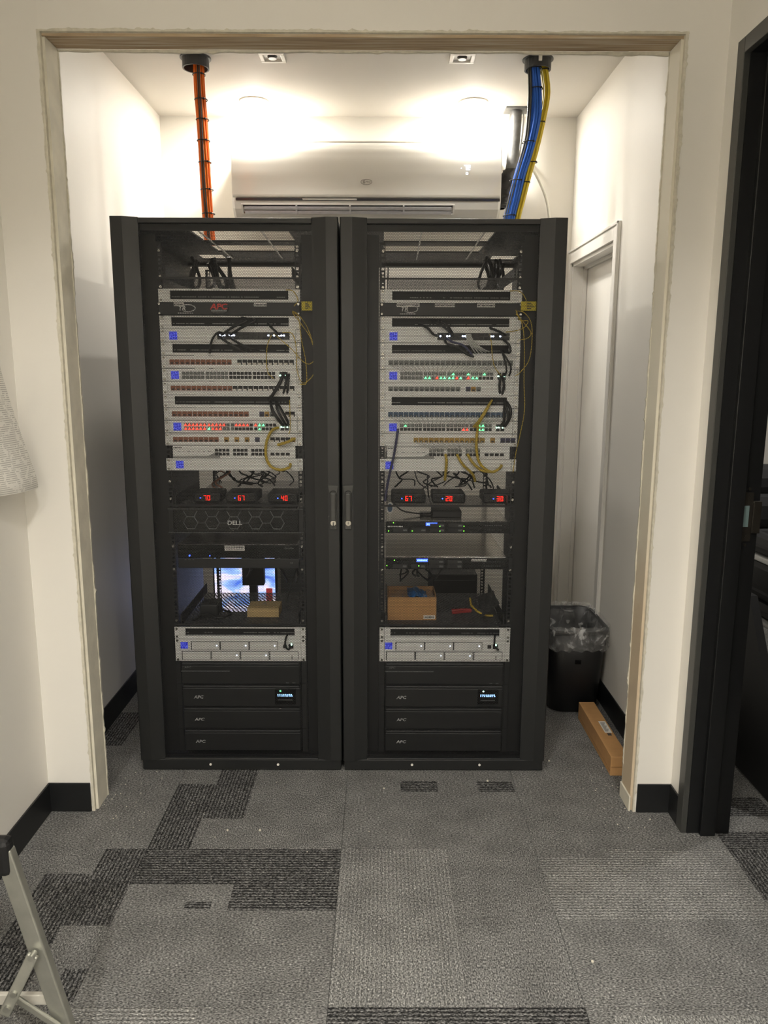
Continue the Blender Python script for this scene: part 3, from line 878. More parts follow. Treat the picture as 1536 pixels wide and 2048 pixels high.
# honeycomb sheet, built once
def honeycomb(x0, x1, z0, z1, pitch, ratio, plane='XZ', at=0.):
    R = pitch / math.sqrt(3)
    nx = int((x1 - x0) / pitch); rows = int((z1 - z0) / (pitch * math.sqrt(3) / 2))
    i, j = np.meshgrid(np.arange(nx), np.arange(rows))
    cx = x0 + (i + .5 * (j % 2) + .25) * (x1 - x0) / (nx + .0)
    cz = z0 + (j + .5) * (z1 - z0) / rows
    cx = cx.ravel(); cz = cz.ravel(); N = len(cx)
    ang = np.pi / 6 + np.arange(6) * np.pi / 3
    ox = cx[:, None] + R * np.cos(ang) * ((x1 - x0) / nx / pitch); oz = cz[:, None] + R * np.sin(ang) * ((z1 - z0) / rows / (pitch * math.sqrt(3) / 2))
    ix = cx[:, None] + R * ratio * np.cos(ang); iz = cz[:, None] + R * ratio * np.sin(ang)
    X = np.concatenate([ox, ix], 1); Z = np.concatenate([oz, iz], 1)
    X = np.clip(X, x0, x1); Z = np.clip(Z, z0, z1)
    co = np.zeros((N * 12, 3), np.float32)
    if plane == 'XZ':
        co[:, 0] = X.ravel(); co[:, 1] = at; co[:, 2] = Z.ravel()
    else:
        co[:, 0] = X.ravel(); co[:, 1] = Z.ravel(); co[:, 2] = at
    base_ = (np.arange(N) * 12)[:, None, None]
    k = np.arange(6)
    q = np.stack([k, (k + 1) % 6, 6 + (k + 1) % 6, 6 + k], 1)[None] + base_
    q = q.reshape(-1, 4)
    me = bpy.data.meshes.new('perforated_sheet')
    me.vertices.add(len(co)); me.vertices.foreach_set('co', co.ravel())
    me.loops.add(q.size); me.loops.foreach_set('vertex_index', q.ravel().astype(np.int32))
    me.polygons.add(len(q)); me.polygons.foreach_set('loop_start', (np.arange(len(q)) * 4).astype(np.int32))
    me.update(); me.validate()
    return me
MW = .287
MESH = honeycomb(-MW, MW, .052, 1.957, .0055, .81)
MESH.materials.append(MATS['mesh_black'])
SHELF = honeycomb(-.215, .215, 0, .40, .0155, .52, 'XY')
SHELF.materials.append(MATS['shelf_grey'])
def rail_mesh():
    """vertical rail with three square holes per unit"""
    mb = MB()
    z0, z1 = .055, 1.905
    hw = .0047
    c = .0083
    mb.box(-.0, c - hw, 0, .002, z0, z1).box(c + hw, .018, 0, .002, z0, z1)
    zs = []
    k = 0
    z = zt(38) + .0064
    while z < 1.90:
        zs.append(z)
        k += 1
        z = zt(38) + (k // 3) * U + (.0064, .0222, .0381)[k % 3]
    prev = z0
    for z in zs:
        mb.box(c - hw, c + hw, 0, .002, prev, z - hw); prev = z + hw
    mb.box(c - hw, c + hw, 0, .002, prev, z1)
    mb.box(.018, .020, 0, .05, z0, z1)
    return mb
def make_rack(S_):
    cx = RC[S_]; hs = 1 if S_ == 'L' else -1
    t = thing('server_rack', 'tall black %s, closed mesh door with handle on its %s side' % (SIDE[S_].replace('rack', 'server rack'), 'right' if hs > 0 else 'left'), 'rack', (cx, 3.2, 0), 'pair of server racks')
    dp = [(-.3745, 2.690), (-.3745, 2.659), (-.371, 2.656), (-.334, 2.655), (-.328, 2.657), (-.293, 2.669), (-.286, 2.671), (-.286, 2.690)]
    mb = MB().prism([(cx + x, y) for x, y in dp], .048, 1.976).prism([(cx - x, y) for x, y in dp][::-1], .048, 1.976)
    mb.box(cx - .287, cx + .287, 2.666, 2.690, 1.957, 1.9735, bev=.002).box(cx - .287, cx + .287, 2.664, 2.690, .047, .0535, bev=.002)
    dr = part('door', mb, 'rack_black', t)
    mesh_o = share('mesh_panel', MESH, dr, (cx, 2.6725, 0)); mesh_o['kind'] = 'stuff'
    # swing handle
    hx = cx + hs * .3515; hz0, hz1 = .930, 1.088
    mb = MB().prism([(hx - .0175, hz1), (hx + .0175, hz1), (hx + .0125, hz1 - .03), (hx - .0125, hz1 - .03)], 2.648, 2.656, 'Y')
    mb.box(hx - .0125, hx + .0125, 2.650, 2.656, hz0, hz1 - .02, bev=.003)
    hd = part('handle', mb, 'handle_black', dr)
    mb = MB().box(hx - .009, hx + .009, 2.640, 2.650, hz0 + .032, hz1 - .026, bev=.004)
    part('handle_grip', mb, 'handle_black', dr)
    pts = [(hx + .0115 * math.cos(a), 2.6475, hz1 - .030 + .011 * math.sin(a)) for a in np.linspace(0, math.pi, 12)]
    part('handle_gap', MB().tube(pts, .0014, 5, sub=1), 'port_dark', dr)
    mb = MB().cyl((hx, 2.643, hz0 + .025), (hx, 2.650, hz0 + .025), .0095, 20)
    part('lock', mb, 'lock_metal', dr, 'chrome key lock')
    mb = MB().box(hx - .0012, hx + .0012, 2.636 if hs > 0 else 2.6424, 2.6435, hz0 + (.010 if hs > 0 else .021), hz0 + .029)
    part('keyhole', mb, 'port_dark', dr)
    # body
    for s_ in (-1, 1):
        part('side_panel', MB().box(cx + s_ * .3745, cx + s_ * .371, 2.691, 3.73, .03, 1.968), 'rack_inner', t)
    # roof with cable openings
    ent = (-.275, -.165) if S_ == 'L' else (.235, .345)
    cells_x = sorted([-.3705, -.16, .19, .3705] + list(ent)); cells_y = [2.692, 2.84, 3.085, 3.17, 3.343, 3.43, 3.58, 3.73]
    if S_ == 'R': cells_x = sorted([-.3705, -.23, .165, .3705] + list(ent))
    mb = MB()
    op = (-.16, .19) if S_ == 'L' else (-.23, .165)
    for a, b_ in zip(cells_x, cells_x[1:]):
        for c, d_ in zip(cells_y, cells_y[1:]):
            mx, my = (a + b_) / 2, (c + d_) / 2
            if op[0] < mx < op[1] and (2.84 < my < 3.085 or 3.17 < my < 3.343): continue
            if ent[0] < mx < ent[1] and 3.43 < my < 3.58: continue
            mb.box(cx + a, cx + b_, c, d_, 1.962, 1.968)
    part('roof', mb, 'rack_inner', t)
    for x, sk in ((-.10, .07), (.12, .05)):
        x *= -hs
        mb = MB().tube([(cx + x, 2.72, 1.957), (cx + x - hs * sk * .2, 3.5, 1.957)], .003, 6, sub=1)
        part('roof_bar', mb, 'steel', t)
    part('rear_beam', MB().box(cx - .37, cx + .37, 3.68, 3.72, 1.948, 1.9615), 'rack_inner', t)
    part('front_beam', MB().box(cx - .37, cx + .37, 2.695, 2.71, 1.938, 1.9615), 'rack_inner', t)
    for (y, s_) in ((2.714, -1), (2.714, 1), (3.46, -1), (3.46, 1)):
        me = rail_mesh()
        if s_ > 0: me.v = [(cx + .2245 + x, y + b_, z) for x, b_, z in me.v]
        else: me.v = [(cx - .2245 - x, y + b_, z) for x, b_, z in me.v]
        part('rail', me, 'rack_inner', t)
    for s_ in (-1, 1):
        mb = MB().box(cx + s_ * .246, cx + s_ * .2985, 2.722, 2.724, .055, 1.93).box(cx + s_ * .3025, cx + s_ * .369, 2.722, 2.724, .055, 1.93)
        for z in (.46, .70, .94, 1.18, 1.42, 1.66):
            mb.box(cx + s_ * .29, cx + s_ * .33, 2.716, 2.722, z - .002, z + .002)
        part('cable_channel', mb, 'rack_inner', t)
    part('base', MB().box(cx - .372, cx + .372, 2.668, 3.72, .004, .0465, bev=.003), 'rack_black', t)
    for dx in (-.118, .135):
        part('base_screw', MB().cyl((cx + dx, 2.666, .026), (cx + dx, 2.669, .026), .0046, 10), 'lamp_trim', t)
    for dx in (-.33, .33):
        for y in (2.74, 3.66):
            part('foot', MB().cyl((cx + dx, y, 0), (cx + dx, y, .008), .018, 12), 'rack_inner', t)
    part('floor_panel', MB().box(cx - .37, cx + .37, 2.70, 3.72, .0475, .052), 'rack_inner', t)
    # bare cage nuts and screws of the rails
    mb = MB()
    for k, dz in ((-3, .01), (-1, .004), (-1, .038), (1, .006), (1, .038), (14, .038), (16, .012), (20, .008), (22, .004), (26, .02), (26.6, .03), (31.4, .01), (32, .02), (33, .0), (34, .02), (35, .0), (36, .02), (37, .03)):
        for s_ in (-1, 1):
            mb.cyl((cx + s_ * .2325, 2.7105, zt(k) - dz), (cx + s_ * .2325, 2.714, zt(k) - dz), .0042, 10)
    part('rail_screws', mb, 'screw_metal', t)
    return t
for S_ in 'LR':
    make_rack(S_)

# ---- shared pieces of rack devices
def face(S_, k, n=1, top=0.):
    """world extents of an n-unit front plate"""
    cx = RC[S_]
    return cx, zt(k) - n * U + .0006, zt(k) - .0006
SCREW = MB().cyl((0, -.003, 0), (0, 0, 0), .0045, 10).box(-.003, .003, -.0034, -.003, -.0006, .0006, 1).mesh('screw', ['screw_metal', 'port_dark'])
def flanges(t, cx, z0, z1, matn='silver', screws=True, w=.2413):
    for s_ in (-1, 1):
        part('flange', MB().box(cx + s_ * .2242, cx + s_ * w, YF, YF + .003, z0, z1, bev=.001), matn, t)
    if screws:
        for s_ in (-1, 1):
            for z in (z0 + .007, z1 - .007):
                share('screw', SCREW, t, (cx + s_ * .2325, YF, z))
def body(t, cx, z0, z1, matn='silver', depth=.28, w=.2235, fm=None):
    part('faceplate', MB().box(cx - w, cx + w, YF - .0015, YF + .004, z0, z1, bev=.0012), fm or matn, t)
    part('chassis', MB().box(cx - w + .003, cx + w - .003, YF + .004, YF + depth, z0 + .001, z1 - .001), 'silver_dark' if matn == 'silver' else matn, t)
def lcd(t, cx, z0, z1, x=-.2095, size=.027):
    zc = (z0 + z1) / 2
    part('status_screen', MB().box(cx + x, cx + x + size, YF - .0022, YF - .0012, zc - size / 2, zc + size / 2), 'lcd_blue', t, 'glowing blue square screen')
def dev(name, S_, k, n, label, cat, group=None):
    cx, z0, z1 = face(S_, k, n)
    return thing(name, label, cat, (cx, YF, z0), group), cx, z0, z1
def pass_panel(S_, k, label):
    t, cx, z0, z1 = dev('cable_organizer', S_, k, 1, label, 'rack panel', 'silver cable pass-through panels')
    mb = MB().box(cx - .2235, cx - .201, YF - .001, YF + .003, z0, z1).box(cx + .201, cx + .2235, YF - .001, YF + .003, z0, z1)
    mb.box(cx - .201, cx + .201, YF - .001, YF + .003, z1 - .0055, z1).box(cx - .201, cx + .201, YF - .001, YF + .003, z0, z0 + .009)
    part('faceplate', mb, 'silver', t)
    part('lip', MB().box(cx - .201, cx + .201, YF + .003, YF + .016, z0 + .0065, z0 + .009), 'silver', t)
    part('brush_strip', MB().box(cx - .203, cx + .203, YF + .014, YF + .022, z0 + .009, z1 - .004), 'slot_black', t)
    mb = MB()
    rnd = random.Random(k * 13 + ord(S_))
    x = -.2
    zc = z0 + .017
    while x < .19:
        L_ = rnd.choice((.006, .007, .03, .05))
        if rnd.random() < .7: mb.box(cx + x, cx + x + L_, YF + .0125, YF + .014, zc, zc + .0018)
        x += L_ + .005
    if mb.v: part('brush_gap', mb, 'silver_dark', t)
    flanges(t, cx, z0, z1)
    return t
PASS = {('L', 0): 'topmost silver pass-through panel of left rack, above black panel with red badge', ('L', 2): 'silver pass-through panel just below the black red-badged panel in left rack',
        ('L', 4): 'silver pass-through panel under the left rack switch with white link lights', ('L', 8): 'silver pass-through panel with empty black slot, mid left rack between brown jack rows',
        ('L', 27): 'silver pass-through panel above the drive recorder in left rack',
        ('R', 0): 'topmost silver pass-through panel of right rack', ('R', 2): 'silver pass-through panel just below the black logo panel in right rack',
        ('R', 4): 'silver pass-through panel above the row of grey jacks in right rack', ('R', 8): 'silver pass-through panel above the row of blue jacks in right rack',
        ('R', 27): 'silver pass-through panel above the drive recorder in right rack'}
for (S_, k), lb in PASS.items():
    pass_panel(S_, k, lb)
def keystone_mesh(matn):
    mb = MB().box(-.0083, .0083, -.0014, .004, -.0085, .0085, 0, bev=.001).box(-.0045, .0045, -.002, -.0014, -.0065, -.001, 1)
    return mb.mesh('keystone_jack', [matn, 'print_dark'])
def open_mesh():
    mb = MB().box(-.0080, .0080, -.0002, .0004, -.0085, .0085, 0).box(-.0080, .004, -.0006, -.0002, -.0085, -.002, 1)
    return mb.mesh('open_slot', ['keystone_open', 'keystone_white'])
KM = {c: keystone_mesh(m_) for c, m_ in (('b', 'keystone_brown'), ('u', 'keystone_blue'), ('g', 'keystone_grey'), ('y', 'keystone_yellow'), ('a', 'plug_amber'), ('v', 'plug_violet'))}
KM['o'] = open_mesh()
def slot_x(i, n=24):
    return -.2045 + i * .01795
def patch(S_, k, layout, label):
    t, cx, z0, z1 = dev('patch_bay', S_, k, 1, label, 'patch panel', 'silver keystone patch panels')
    body(t, cx, z0, z1, depth=.03)
    flanges(t, cx, z0, z1)
    zc = (z0 + z1) / 2
    for i, ch in enumerate(layout):
        if ch == '.': continue
        share('open_slot' if ch == 'o' else 'keystone_jack', KM[ch], t, (cx + slot_x(i), YF - .0018, zc))
    return t
patch('L', 5, 'bbbbbbbbbbbb.ooooooooooo', 'patch panel of twelve brown jacks with open slots showing white, upper left rack')
patch('L', 7, 'bbbbbbbbbbbboooooooooooo', 'patch panel of brown jacks with twelve dark open slots, below the unlit 48-port switch')
patch('L', 9, 'bbbbbbbbbbbbbbb..vag..oo', 'patch panel of fifteen brown jacks just above the red-lit switch')
patch('L', 11, 'bbbbbbbbb.a.a.a.v..ooooa', 'patch panel of nine brown jacks just below the red-lit switch')
patch('R', 5, 'gggggggggggggggggggggggg', 'patch panel with full row of grey jacks in right rack')
patch('R', 7, 'gggggggggggggg.vag......', 'half-filled patch panel of grey jacks below the red and green lit switch, right rack')
patch('R', 9, 'uuuuuuuuuuuuuuuuuuuuuuu.', 'patch panel with full row of blue jacks in right rack')
patch('R', 11, '.....yyyyyyyyyyyyyy.a.vvv', 'patch panel with row of yellow jacks in right rack')
def port_x(i):
    return -.166 + i * .01315 + (i // 6) * .0028
def switch48(S_, k, label, ups='', downs='', sfp='led_mint'):
    """ups/downs: 24 characters per port row: r,g glow, . dark, - filled by plug"""
    t, cx, z0, z1 = dev('network_switch', S_, k, 1, label, 'switch', 'silver 48-port switches')
    body(t, cx, z0, z1); flanges(t, cx, z0, z1); lcd(t, cx, z0, z1)
    zc = (z0 + z1) / 2
    pm = MB(); pl_ = MB(); rr = MB(); gg = MB()
    for row, lay in ((1, ups), (-1, downs)):
        for i in range(24):
            x = cx + port_x(i); z = zc + row * .0068
            ch = lay[i] if i < len(lay) else '.'
            pm.box(x - .0056, x + .0056, YF - .0019, YF - .0012, z - .0052, z + .0052)
            if ch != '.': pl_.box(x - .0048, x + .0048, YF - .006, YF - .0019, z - .0042, z + .003)
            if ch in 'rg':
                m_ = rr if ch == 'r' else gg
                m_.prism([(x - .0052, z - .0035), (x + .0052, z - .0035), (x + .001, z + .0055)], YF - .0072, YF - .006, 'Y')
    part('ports', pm, 'port_dark', t)
    if pl_.v: part('plugs', pl_, 'keystone_grey', t)
    if rr.v: part('red_port_lights', rr, 'glow_red', t, 'red glowing port lights')
    if gg.v: part('green_port_lights', gg, 'glow_green', t, 'green glowing port lights')
    mb = MB()
    for i in range(4):
        mb.box(cx + .172 + (i % 2) * .0155 - .0065, cx + .172 + (i % 2) * .0155 + .0065, YF - .0019, YF - .0012, zc + (.0068 if i < 2 else -.0068) - .0055, zc + (.0068 if i < 2 else -.0068) + .0055)
    part('uplink_cages', mb, 'port_dark', t)
    mb = MB()
    for x in (.168, .175, .189):
        mb.cyl((cx + x, YF - .0032, zc), (cx + x, YF - .0015, zc), .0027, 10)
    part('link_lights', mb, sfp, t, 'bright link lights')
    return t
switch48('L', 6, 'silver 48-port switch without lit ports, between two brown jack rows', '------------', '------------')
switch48('L', 10, 'silver 48-port switch glowing red across its left ports', 'rrrrrrrrrrr--rrrr.rgg', 'rrrrrrgrrr---......g.')
switch48('R', 6, 'silver 48-port switch with green and red lights, under the grey jacks', '-------------g---g---g--', '------gg-rggggrg-rgg....')
switch48('R', 10, 'silver 48-port switch with few lights, under the blue jacks', '-g------------------gg--', '................rr..gg..')
def agg(S_, k, label, lights):
    t, cx, z0, z1 = dev('fiber_switch', S_, k, 1, label, 'switch', 'silver fibre aggregation switches')
    body(t, cx, z0, z1); flanges(t, cx, z0, z1); lcd(t, cx, z0, z1)
    zc = (z0 + z1) / 2
    part('port_strip', MB().box(cx - .045, cx + .203, YF - .002, YF - .001, zc - .013, zc + .012), 'gloss_black', t)
    mb = MB()
    for i in range(14):
        for r_ in (-1, 1):
            x = cx - .04 + i * .0172
            mb.box(x, x + .0145, YF - .004, YF - .002, zc + r_ * .006 - .0045, zc + r_ * .006 + .0045)
    part('uplink_cages', mb, 'panel_black', t)
    mb = MB()
    for x in lights:
        mb.cyl((cx + x, YF - .0058, zc + .001), (cx + x, YF - .004, zc + .001), .0032, 10)
    part('link_lights', mb, 'led_white', t, 'bright white link lights')
    return t
agg('L', 3, 'silver switch with dark fibre ports and white lights in left rack', (-.035, -.027, -.019, -.003, .005, .013, .131, .150, .168, .175, .184))
agg('R', 3, 'silver switch with dark fibre ports and white lights in right rack', (-.035, -.012, -.004, .042, .050, .138, .146, .170))
def switch24(S_, k, label, filled):
    t, cx, z0, z1 = dev('network_switch', S_, k, 1, label, 'switch', 'silver 24-port switches without ears')
    body(t, cx, z0, z1, w=.2165)
    zc = (z0 + z1) / 2
    part('lower_band', MB().prism([(cx - .2165, z0 + .001), (cx - .05, z0 + .001), (cx - .05, z0 + .022), (cx - .065, z0 + .022), (cx - .09, z0 + .008), (cx - .2165, z0 + .006)], YF - .0022, YF - .0012, 'Y'), 'silver_dark', t)
    mb = MB()
    for g in range(3):
        for i in range(4):
            for r_ in (-1, 1):
                x = cx - .062 + g * .064 + i * .0133; z = zc + r_ * .0066
                mb.box(x - .0055, x + .0055, YF - .0028, YF - .0018, z - .005, z + .005)
    for i in range(4):
        x = cx + .135 + i * .018
        mb.box(x - .007, x + .007, YF - .0022, YF - .0012, zc - .011, zc - .001)
    part('ports', mb, 'port_dark', t)
    mb = MB()
    for i in range(6):
        mb.box(cx - .213 + i * .005, cx - .2095 + i * .005, YF - .0019, YF - .0014, z1 - .008, z1 - .004)
    for i in range(7):
        x = cx - .2 + i * .018; mb.box(x, x + random.Random(i).uniform(.003, .011), YF - .0019, YF - .0014, zc + .001, zc + .0026)
    part('print', mb, 'print_dark', t)
    if filled:
        mb = MB()
        for i in range(filled):
            x = cx - .062 + (i // 4) * .064 + (i % 4) * .0133
            mb.box(x - .005, x + .005, YF - .007, YF - .0028, zc + .002, zc + .011)
        part('plugs', mb, 'keystone_grey', t)
    return t
switch24('L', 12, 'silver 24-port switch without ears in left rack, mostly empty ports', 0)
switch24('R', 12, 'silver 24-port switch without ears in right rack, filled with white cords', 12)
def blank_lcd(S_, k, label):
    t, cx, z0, z1 = dev('power_unit', S_, k, 1, label, 'rack unit', 'plain silver units with blue screens')
    body(t, cx, z0, z1); flanges(t, cx, z0, z1); lcd(t, cx, z0, z1, x=-.2215 if S_ == 'R' else -.207)
    return t
blank_lcd('L', 13, 'plain silver unit with only a blue screen, lowest of left rack upper group')
blank_lcd('R', 13, 'plain silver unit with only a blue screen, lowest of right rack upper group')
def badge_panel(S_, label):
    t, cx, z0, z1 = dev('power_distributor', S_, 1, 1, label, 'rack panel')
    part('faceplate', MB().box(cx - .2413, cx + .2413, YF - .012, YF + .003, z0, z1, bev=.003), 'panel_black', t)
    part('chassis', MB().box(cx - .22, cx + .22, YF + .003, YF + .2, z0 + .001, z1 - .001), 'panel_black', t)
    yb = YF - .0125
    mb = MB()
    lx = cx - .152; lz = z0 + .02
    mb.text('TR', .021, lx - .008, yb, lz + .002, bold=True, shear=.2)
    pts = [(lx + .012 + .026 * math.cos(a), yb, lz + .003 + .0115 * math.sin(a)) for a in np.linspace(-2.2, 2.3, 26)]
    mb.tube(pts, .0018, 4, sub=1)
    for i in range(9):
        mb.box(lx - .022 + i * .006, lx - .018 + i * .006, yb, yb + .0005, lz - .0145, lz - .0115)
    part('maker_logo', mb, 'logo_white', t, 'white swoosh logo')
    tags = [(-.186, .034), (.085, .043)] if S_ == 'L' else [(-.186, .078), (-.056, .068), (.088, .06)]
    for x, wd in tags:
        st = part('sticker', MB().box(cx + x, cx + x + wd, yb - .0003, yb + .0005, z1 - .0135, z1 - .002), 'label_white', t)
        mb = MB()
        for i in range(int(wd / .0045)):
            mb.box(cx + x + .002 + i * .0045, cx + x + .005 + i * .0045, yb - .0006, yb - .0003, z1 - .0105, z1 - .005)
        part('sticker_print', mb, 'print_dark', st)
    if S_ == 'L':
        bx, bz = cx - .0315, z0 + .022
        mb = MB()
        n = 30
        mb.prism([(bx + .031 * math.cos(2 * math.pi * i / n), bz + .0195 * math.sin(2 * math.pi * i / n)) for i in range(n)], yb - .012, yb, 'Y')
        bd = part('badge', mb, 'gloss_black', t, 'raised black badge with red letters')
        part('letters', MB().text('APC', .026, bx, yb - .0125, bz + .005, bold=True, shear=.12, sx=1.15), 'print_red', bd, 'red letters APC')
        part('grey_band', MB().box(bx - .026, bx + .026, yb - .0124, yb - .012, bz - .011, bz - .005), 'hex_grey', bd)
    for s_ in (-1, 1):
        for z in (z0 + .006, z1 - .006): part('screw', MB().cyl((cx + s_ * .236, YF - .015, z), (cx + s_ * .236, YF - .012, z), .004, 9), 'screw_metal', t)
    return t
badge_panel('L', 'black power panel with red-lettered oval badge and white logo, left rack')
badge_panel('R', 'black power panel with three white stickers and white logo, right rack')
# yellow warning labels hanging by the fibre
for S_, px, wd in (('L', 603, .036), ('R', 1042, .058)):
    q = onY(px, 612, 2.690)
    t = solo('fiber_tag', MB().box(q.x, q.x + wd, 2.690, 2.6915, q.z - .015, q.z + .015), 'label_yellow', 'square yellow fibre warning tag right of the black panel, left rack' if S_ == 'L' else 'wide yellow fibre warning tag at the right edge of right rack', 'tag')
    mb = MB()
    for i in range(4):
        mb.box(q.x + wd * .35, q.x + wd * (.6 + .09 * (i % 3)), 2.6894, 2.690, q.z + .008 - i * .006, q.z + .0105 - i * .006)
    part('print', mb, 'print_dark', t)
def shelf(S_, z, y0, depth, label, lip=True):
    cx = RC[S_]
    t = thing('rack_shelf', label, 'shelf', (cx, y0, z), 'perforated rack shelves')
    me = SHELF
    o = share('perforated_plate', me, t, (cx, y0, z)); o['kind'] = 'stuff'
    o.scale = (1, depth / .40, 1)
    mb = MB().box(cx - .2413, cx + .2413, YF, YF + .003, z - .0, z + .006).box(cx - .217, cx - .2135, y0, y0 + depth, z, z + .04).box(cx + .2135, cx + .217, y0, y0 + depth, z, z + .04)
    part('frame', mb, 'panel_black', t)
    return t
shelf('L', 1.785, YF + .002, .34, 'empty perforated shelf near the top of left rack')
shelf('R', 1.785, YF + .002, .34, 'empty perforated shelf near the top of right rack')
shelf('L', .557, YF + .002, .42, 'perforated shelf carrying the small tan box, left rack')
shelf('R', .557, YF + .002, .42, 'perforated shelf carrying the open cardboard box, right rack')
shelf('L', zt(17) + .006, YF + .002, .36, 'perforated shelf under the red-digit modems, left rack')
shelf('R', zt(17) + .006, YF + .002, .26, 'perforated shelf under the red-digit modems, right rack')
# modems with red digits
def modem(S_, px, py, digits, wd, label, tilt=0):
    cx = RC[S_]
    y = YF + .035
    q = onY(px, py, y)
    zb = zt(17) + .0125
    t = thing('modem', label, 'modem', (q.x, y, zb), 'black modems with red digits')
    h = .036
    x0 = q.x - wd * .42; x1 = q.x + wd * .58
    part('case', MB().box(x0, x1, y, y + .12, zb, zb + h, bev=.006), 'panel_black', t)
    part('front_glass', MB().box(x0 + .006, x1 - .006, y - .001, y + .003, zb + .004, zb + h - .004, bev=.001), 'gloss_black', t)
    zc = zb + h * .5
    part('digits', seven(MB(), digits, q.x - .002, y - .0012, zc - .009, .018, .0095, .0024), 'led_red', t, 'glowing red digits')
    part('power_light', MB().cyl((q.x - .014, y - .0022, zc), (q.x - .014, y - .001, zc), .0022, 10), 'led_blue', t, 'blue light')
    return t
modem('L', 408, 977, '70', .10, 'black modem showing red 70, left one in left rack')
modem('L', 477, 980, '67', .115, 'black modem showing red 67, middle of left rack shelf')
modem('L', 563, 976, '40', .12, 'black modem showing red 40, right one in left rack')
modem('R', 812, 974, '67', .125, 'black modem showing red 67, left one in right rack')
modem('R', 893, 981, '20', .12, 'black modem showing red 20, middle of right rack shelf')
modem('R', 995, 984, '30', .12, 'black modem showing red 30, right one in right rack')

# ---- servers
def lid(t, cx, z, depth, matn, x0=-.218, x1=.218):
    part('lid', MB().box(cx + x0, cx + x1, YF + .006, YF + depth, z - .004, z, bev=.001), matn, t)
# hexagon bezel server
t, cx, z0, z1 = dev('rack_server', 'L', 17, 2, 'black two-unit server with hexagon pattern bezel and white letters', 'server')
part('bezel', MB().box(cx - .223, cx + .223, YF - .014, YF, z0 + .002, z1 - .002, bev=.003), 'gloss_black', t)
part('chassis', MB().box(cx - .217, cx + .217, YF, YF + .68, z0 + .002, z1 - .005), 'lid_dark', t)
lid(t, cx, z1 - .001, .68, 'lid_dark')
for s_ in (-1, 1):
    part('ear', MB().box(cx + s_ * .223, cx + s_ * .2413, YF - .006, YF + .003, z0, z1, bev=.002), 'panel_black', t)
part('edge_line', MB().box(cx - .2413, cx + .2413, YF - .015, YF - .012, z1 - .002, z1 - .0005), 'hex_grey', t)
part('edge_line', MB().box(cx - .2413, cx + .2413, YF - .015, YF - .012, z0 + .0005, z0 + .002), 'hex_grey', t)
hzc = z0 + .037
R_ = .0255
for i in range(5):
    hx = cx - .1605 + i * .0772
    mb = MB()
    pts = [(hx + R_ * math.cos(math.pi / 3 * j), YF - .0155, hzc + R_ * math.sin(math.pi / 3 * j)) for j in range(7)]
    mb.tube(pts, .0017, 5, sub=1)
    part('hexagon', mb, 'hex_grey', t)
    dz = 2 * R_ * math.sin(math.pi / 3)
    mb = MB().tube([(hx - R_ * .93, YF - .0155, hzc + dz - .002), (hx - R_ * .5, YF - .0155, hzc + R_ * .866), (hx + R_ * .5, YF - .0155, hzc + R_ * .866), (hx + R_ * .93, YF - .0155, hzc + dz - .002)], .0017, 5, sub=1)
    part('half_hexagon', mb, 'hex_grey', t)
    if i < 4:
        part('link_bar', MB().tube([(hx + R_, YF - .0155, hzc), (hx + .0772 - R_, YF - .0155, hzc)], .0015, 5, sub=1), 'hex_grey', t)
part('letters', MB().text('DELL', .0205, cx - .003, YF - .0178, hzc, bold=True, sx=1.15), 'logo_white', t, 'white letters DELL')
# media unit: two stacked black boxes
t, cx, z0, z1 = dev('media_server', 'L', 20, 1, 'black one-unit box with white sticker below the hexagon bezel server', 'server')
part('faceplate', MB().box(cx - .215, cx + .222, YF - .004, YF + .003, z0 - .006, z1, bev=.002), 'gloss_black', t)
part('chassis', MB().box(cx - .212, cx + .216, YF + .003, YF + .45, z0 - .005, z1 - .004), 'lid_dark', t)
lid(t, cx, z1, .45, 'lid_dark', -.213, .217)
st = part('sticker', MB().box(cx - .045, cx + .027, YF - .0046, YF - .004, z1 - .022, z1 - .0035), 'label_white', t)
mb = MB()
for r_ in range(2):
    for i in range(11): mb.box(cx - .041 + i * .006, cx - .0368 + i * .006, YF - .005, YF - .0046, z1 - .0105 - r_ * .007, z1 - .0065 - r_ * .007)
part('sticker_print', mb, 'print_dark', st)
part('letters', MB().text('DILUMA', .0085, cx + .188, YF - .0044, z1 - .0125, sx=1.1), 'logo_dim', t, 'small grey letters')
mb = MB().cyl((cx - .172, YF - .006, z0 + .003), (cx - .172, YF - .004, z0 + .003), .003, 10).cyl((cx - .099, YF - .006, z0 + .003), (cx - .099, YF - .004, z0 + .003), .002, 10)
part('status_lights', mb, 'led_blue', t, 'blue status lights')
t, cx, z0, z1 = dev('blanking_plate', 'L', 21, 1, 'plain black panel under the stickered box in left rack', 'rack panel')
part('faceplate', MB().box(cx - .215, cx + .222, YF - .002, YF + .003, z0, z1 - .0075, bev=.002), 'panel_black', t)
part('letters', MB().text('ax', .010, cx + .195, YF - .0026, z1 - .022, bold=True), 'logo_dim', t)
mb = MB()
for i in range(3): mb.box(cx - .192 + i * .014, cx - .184 + i * .014, YF - .0026, YF - .002, z1 - .012, z1 - .0105)
part('print', mb, 'logo_dim', t)
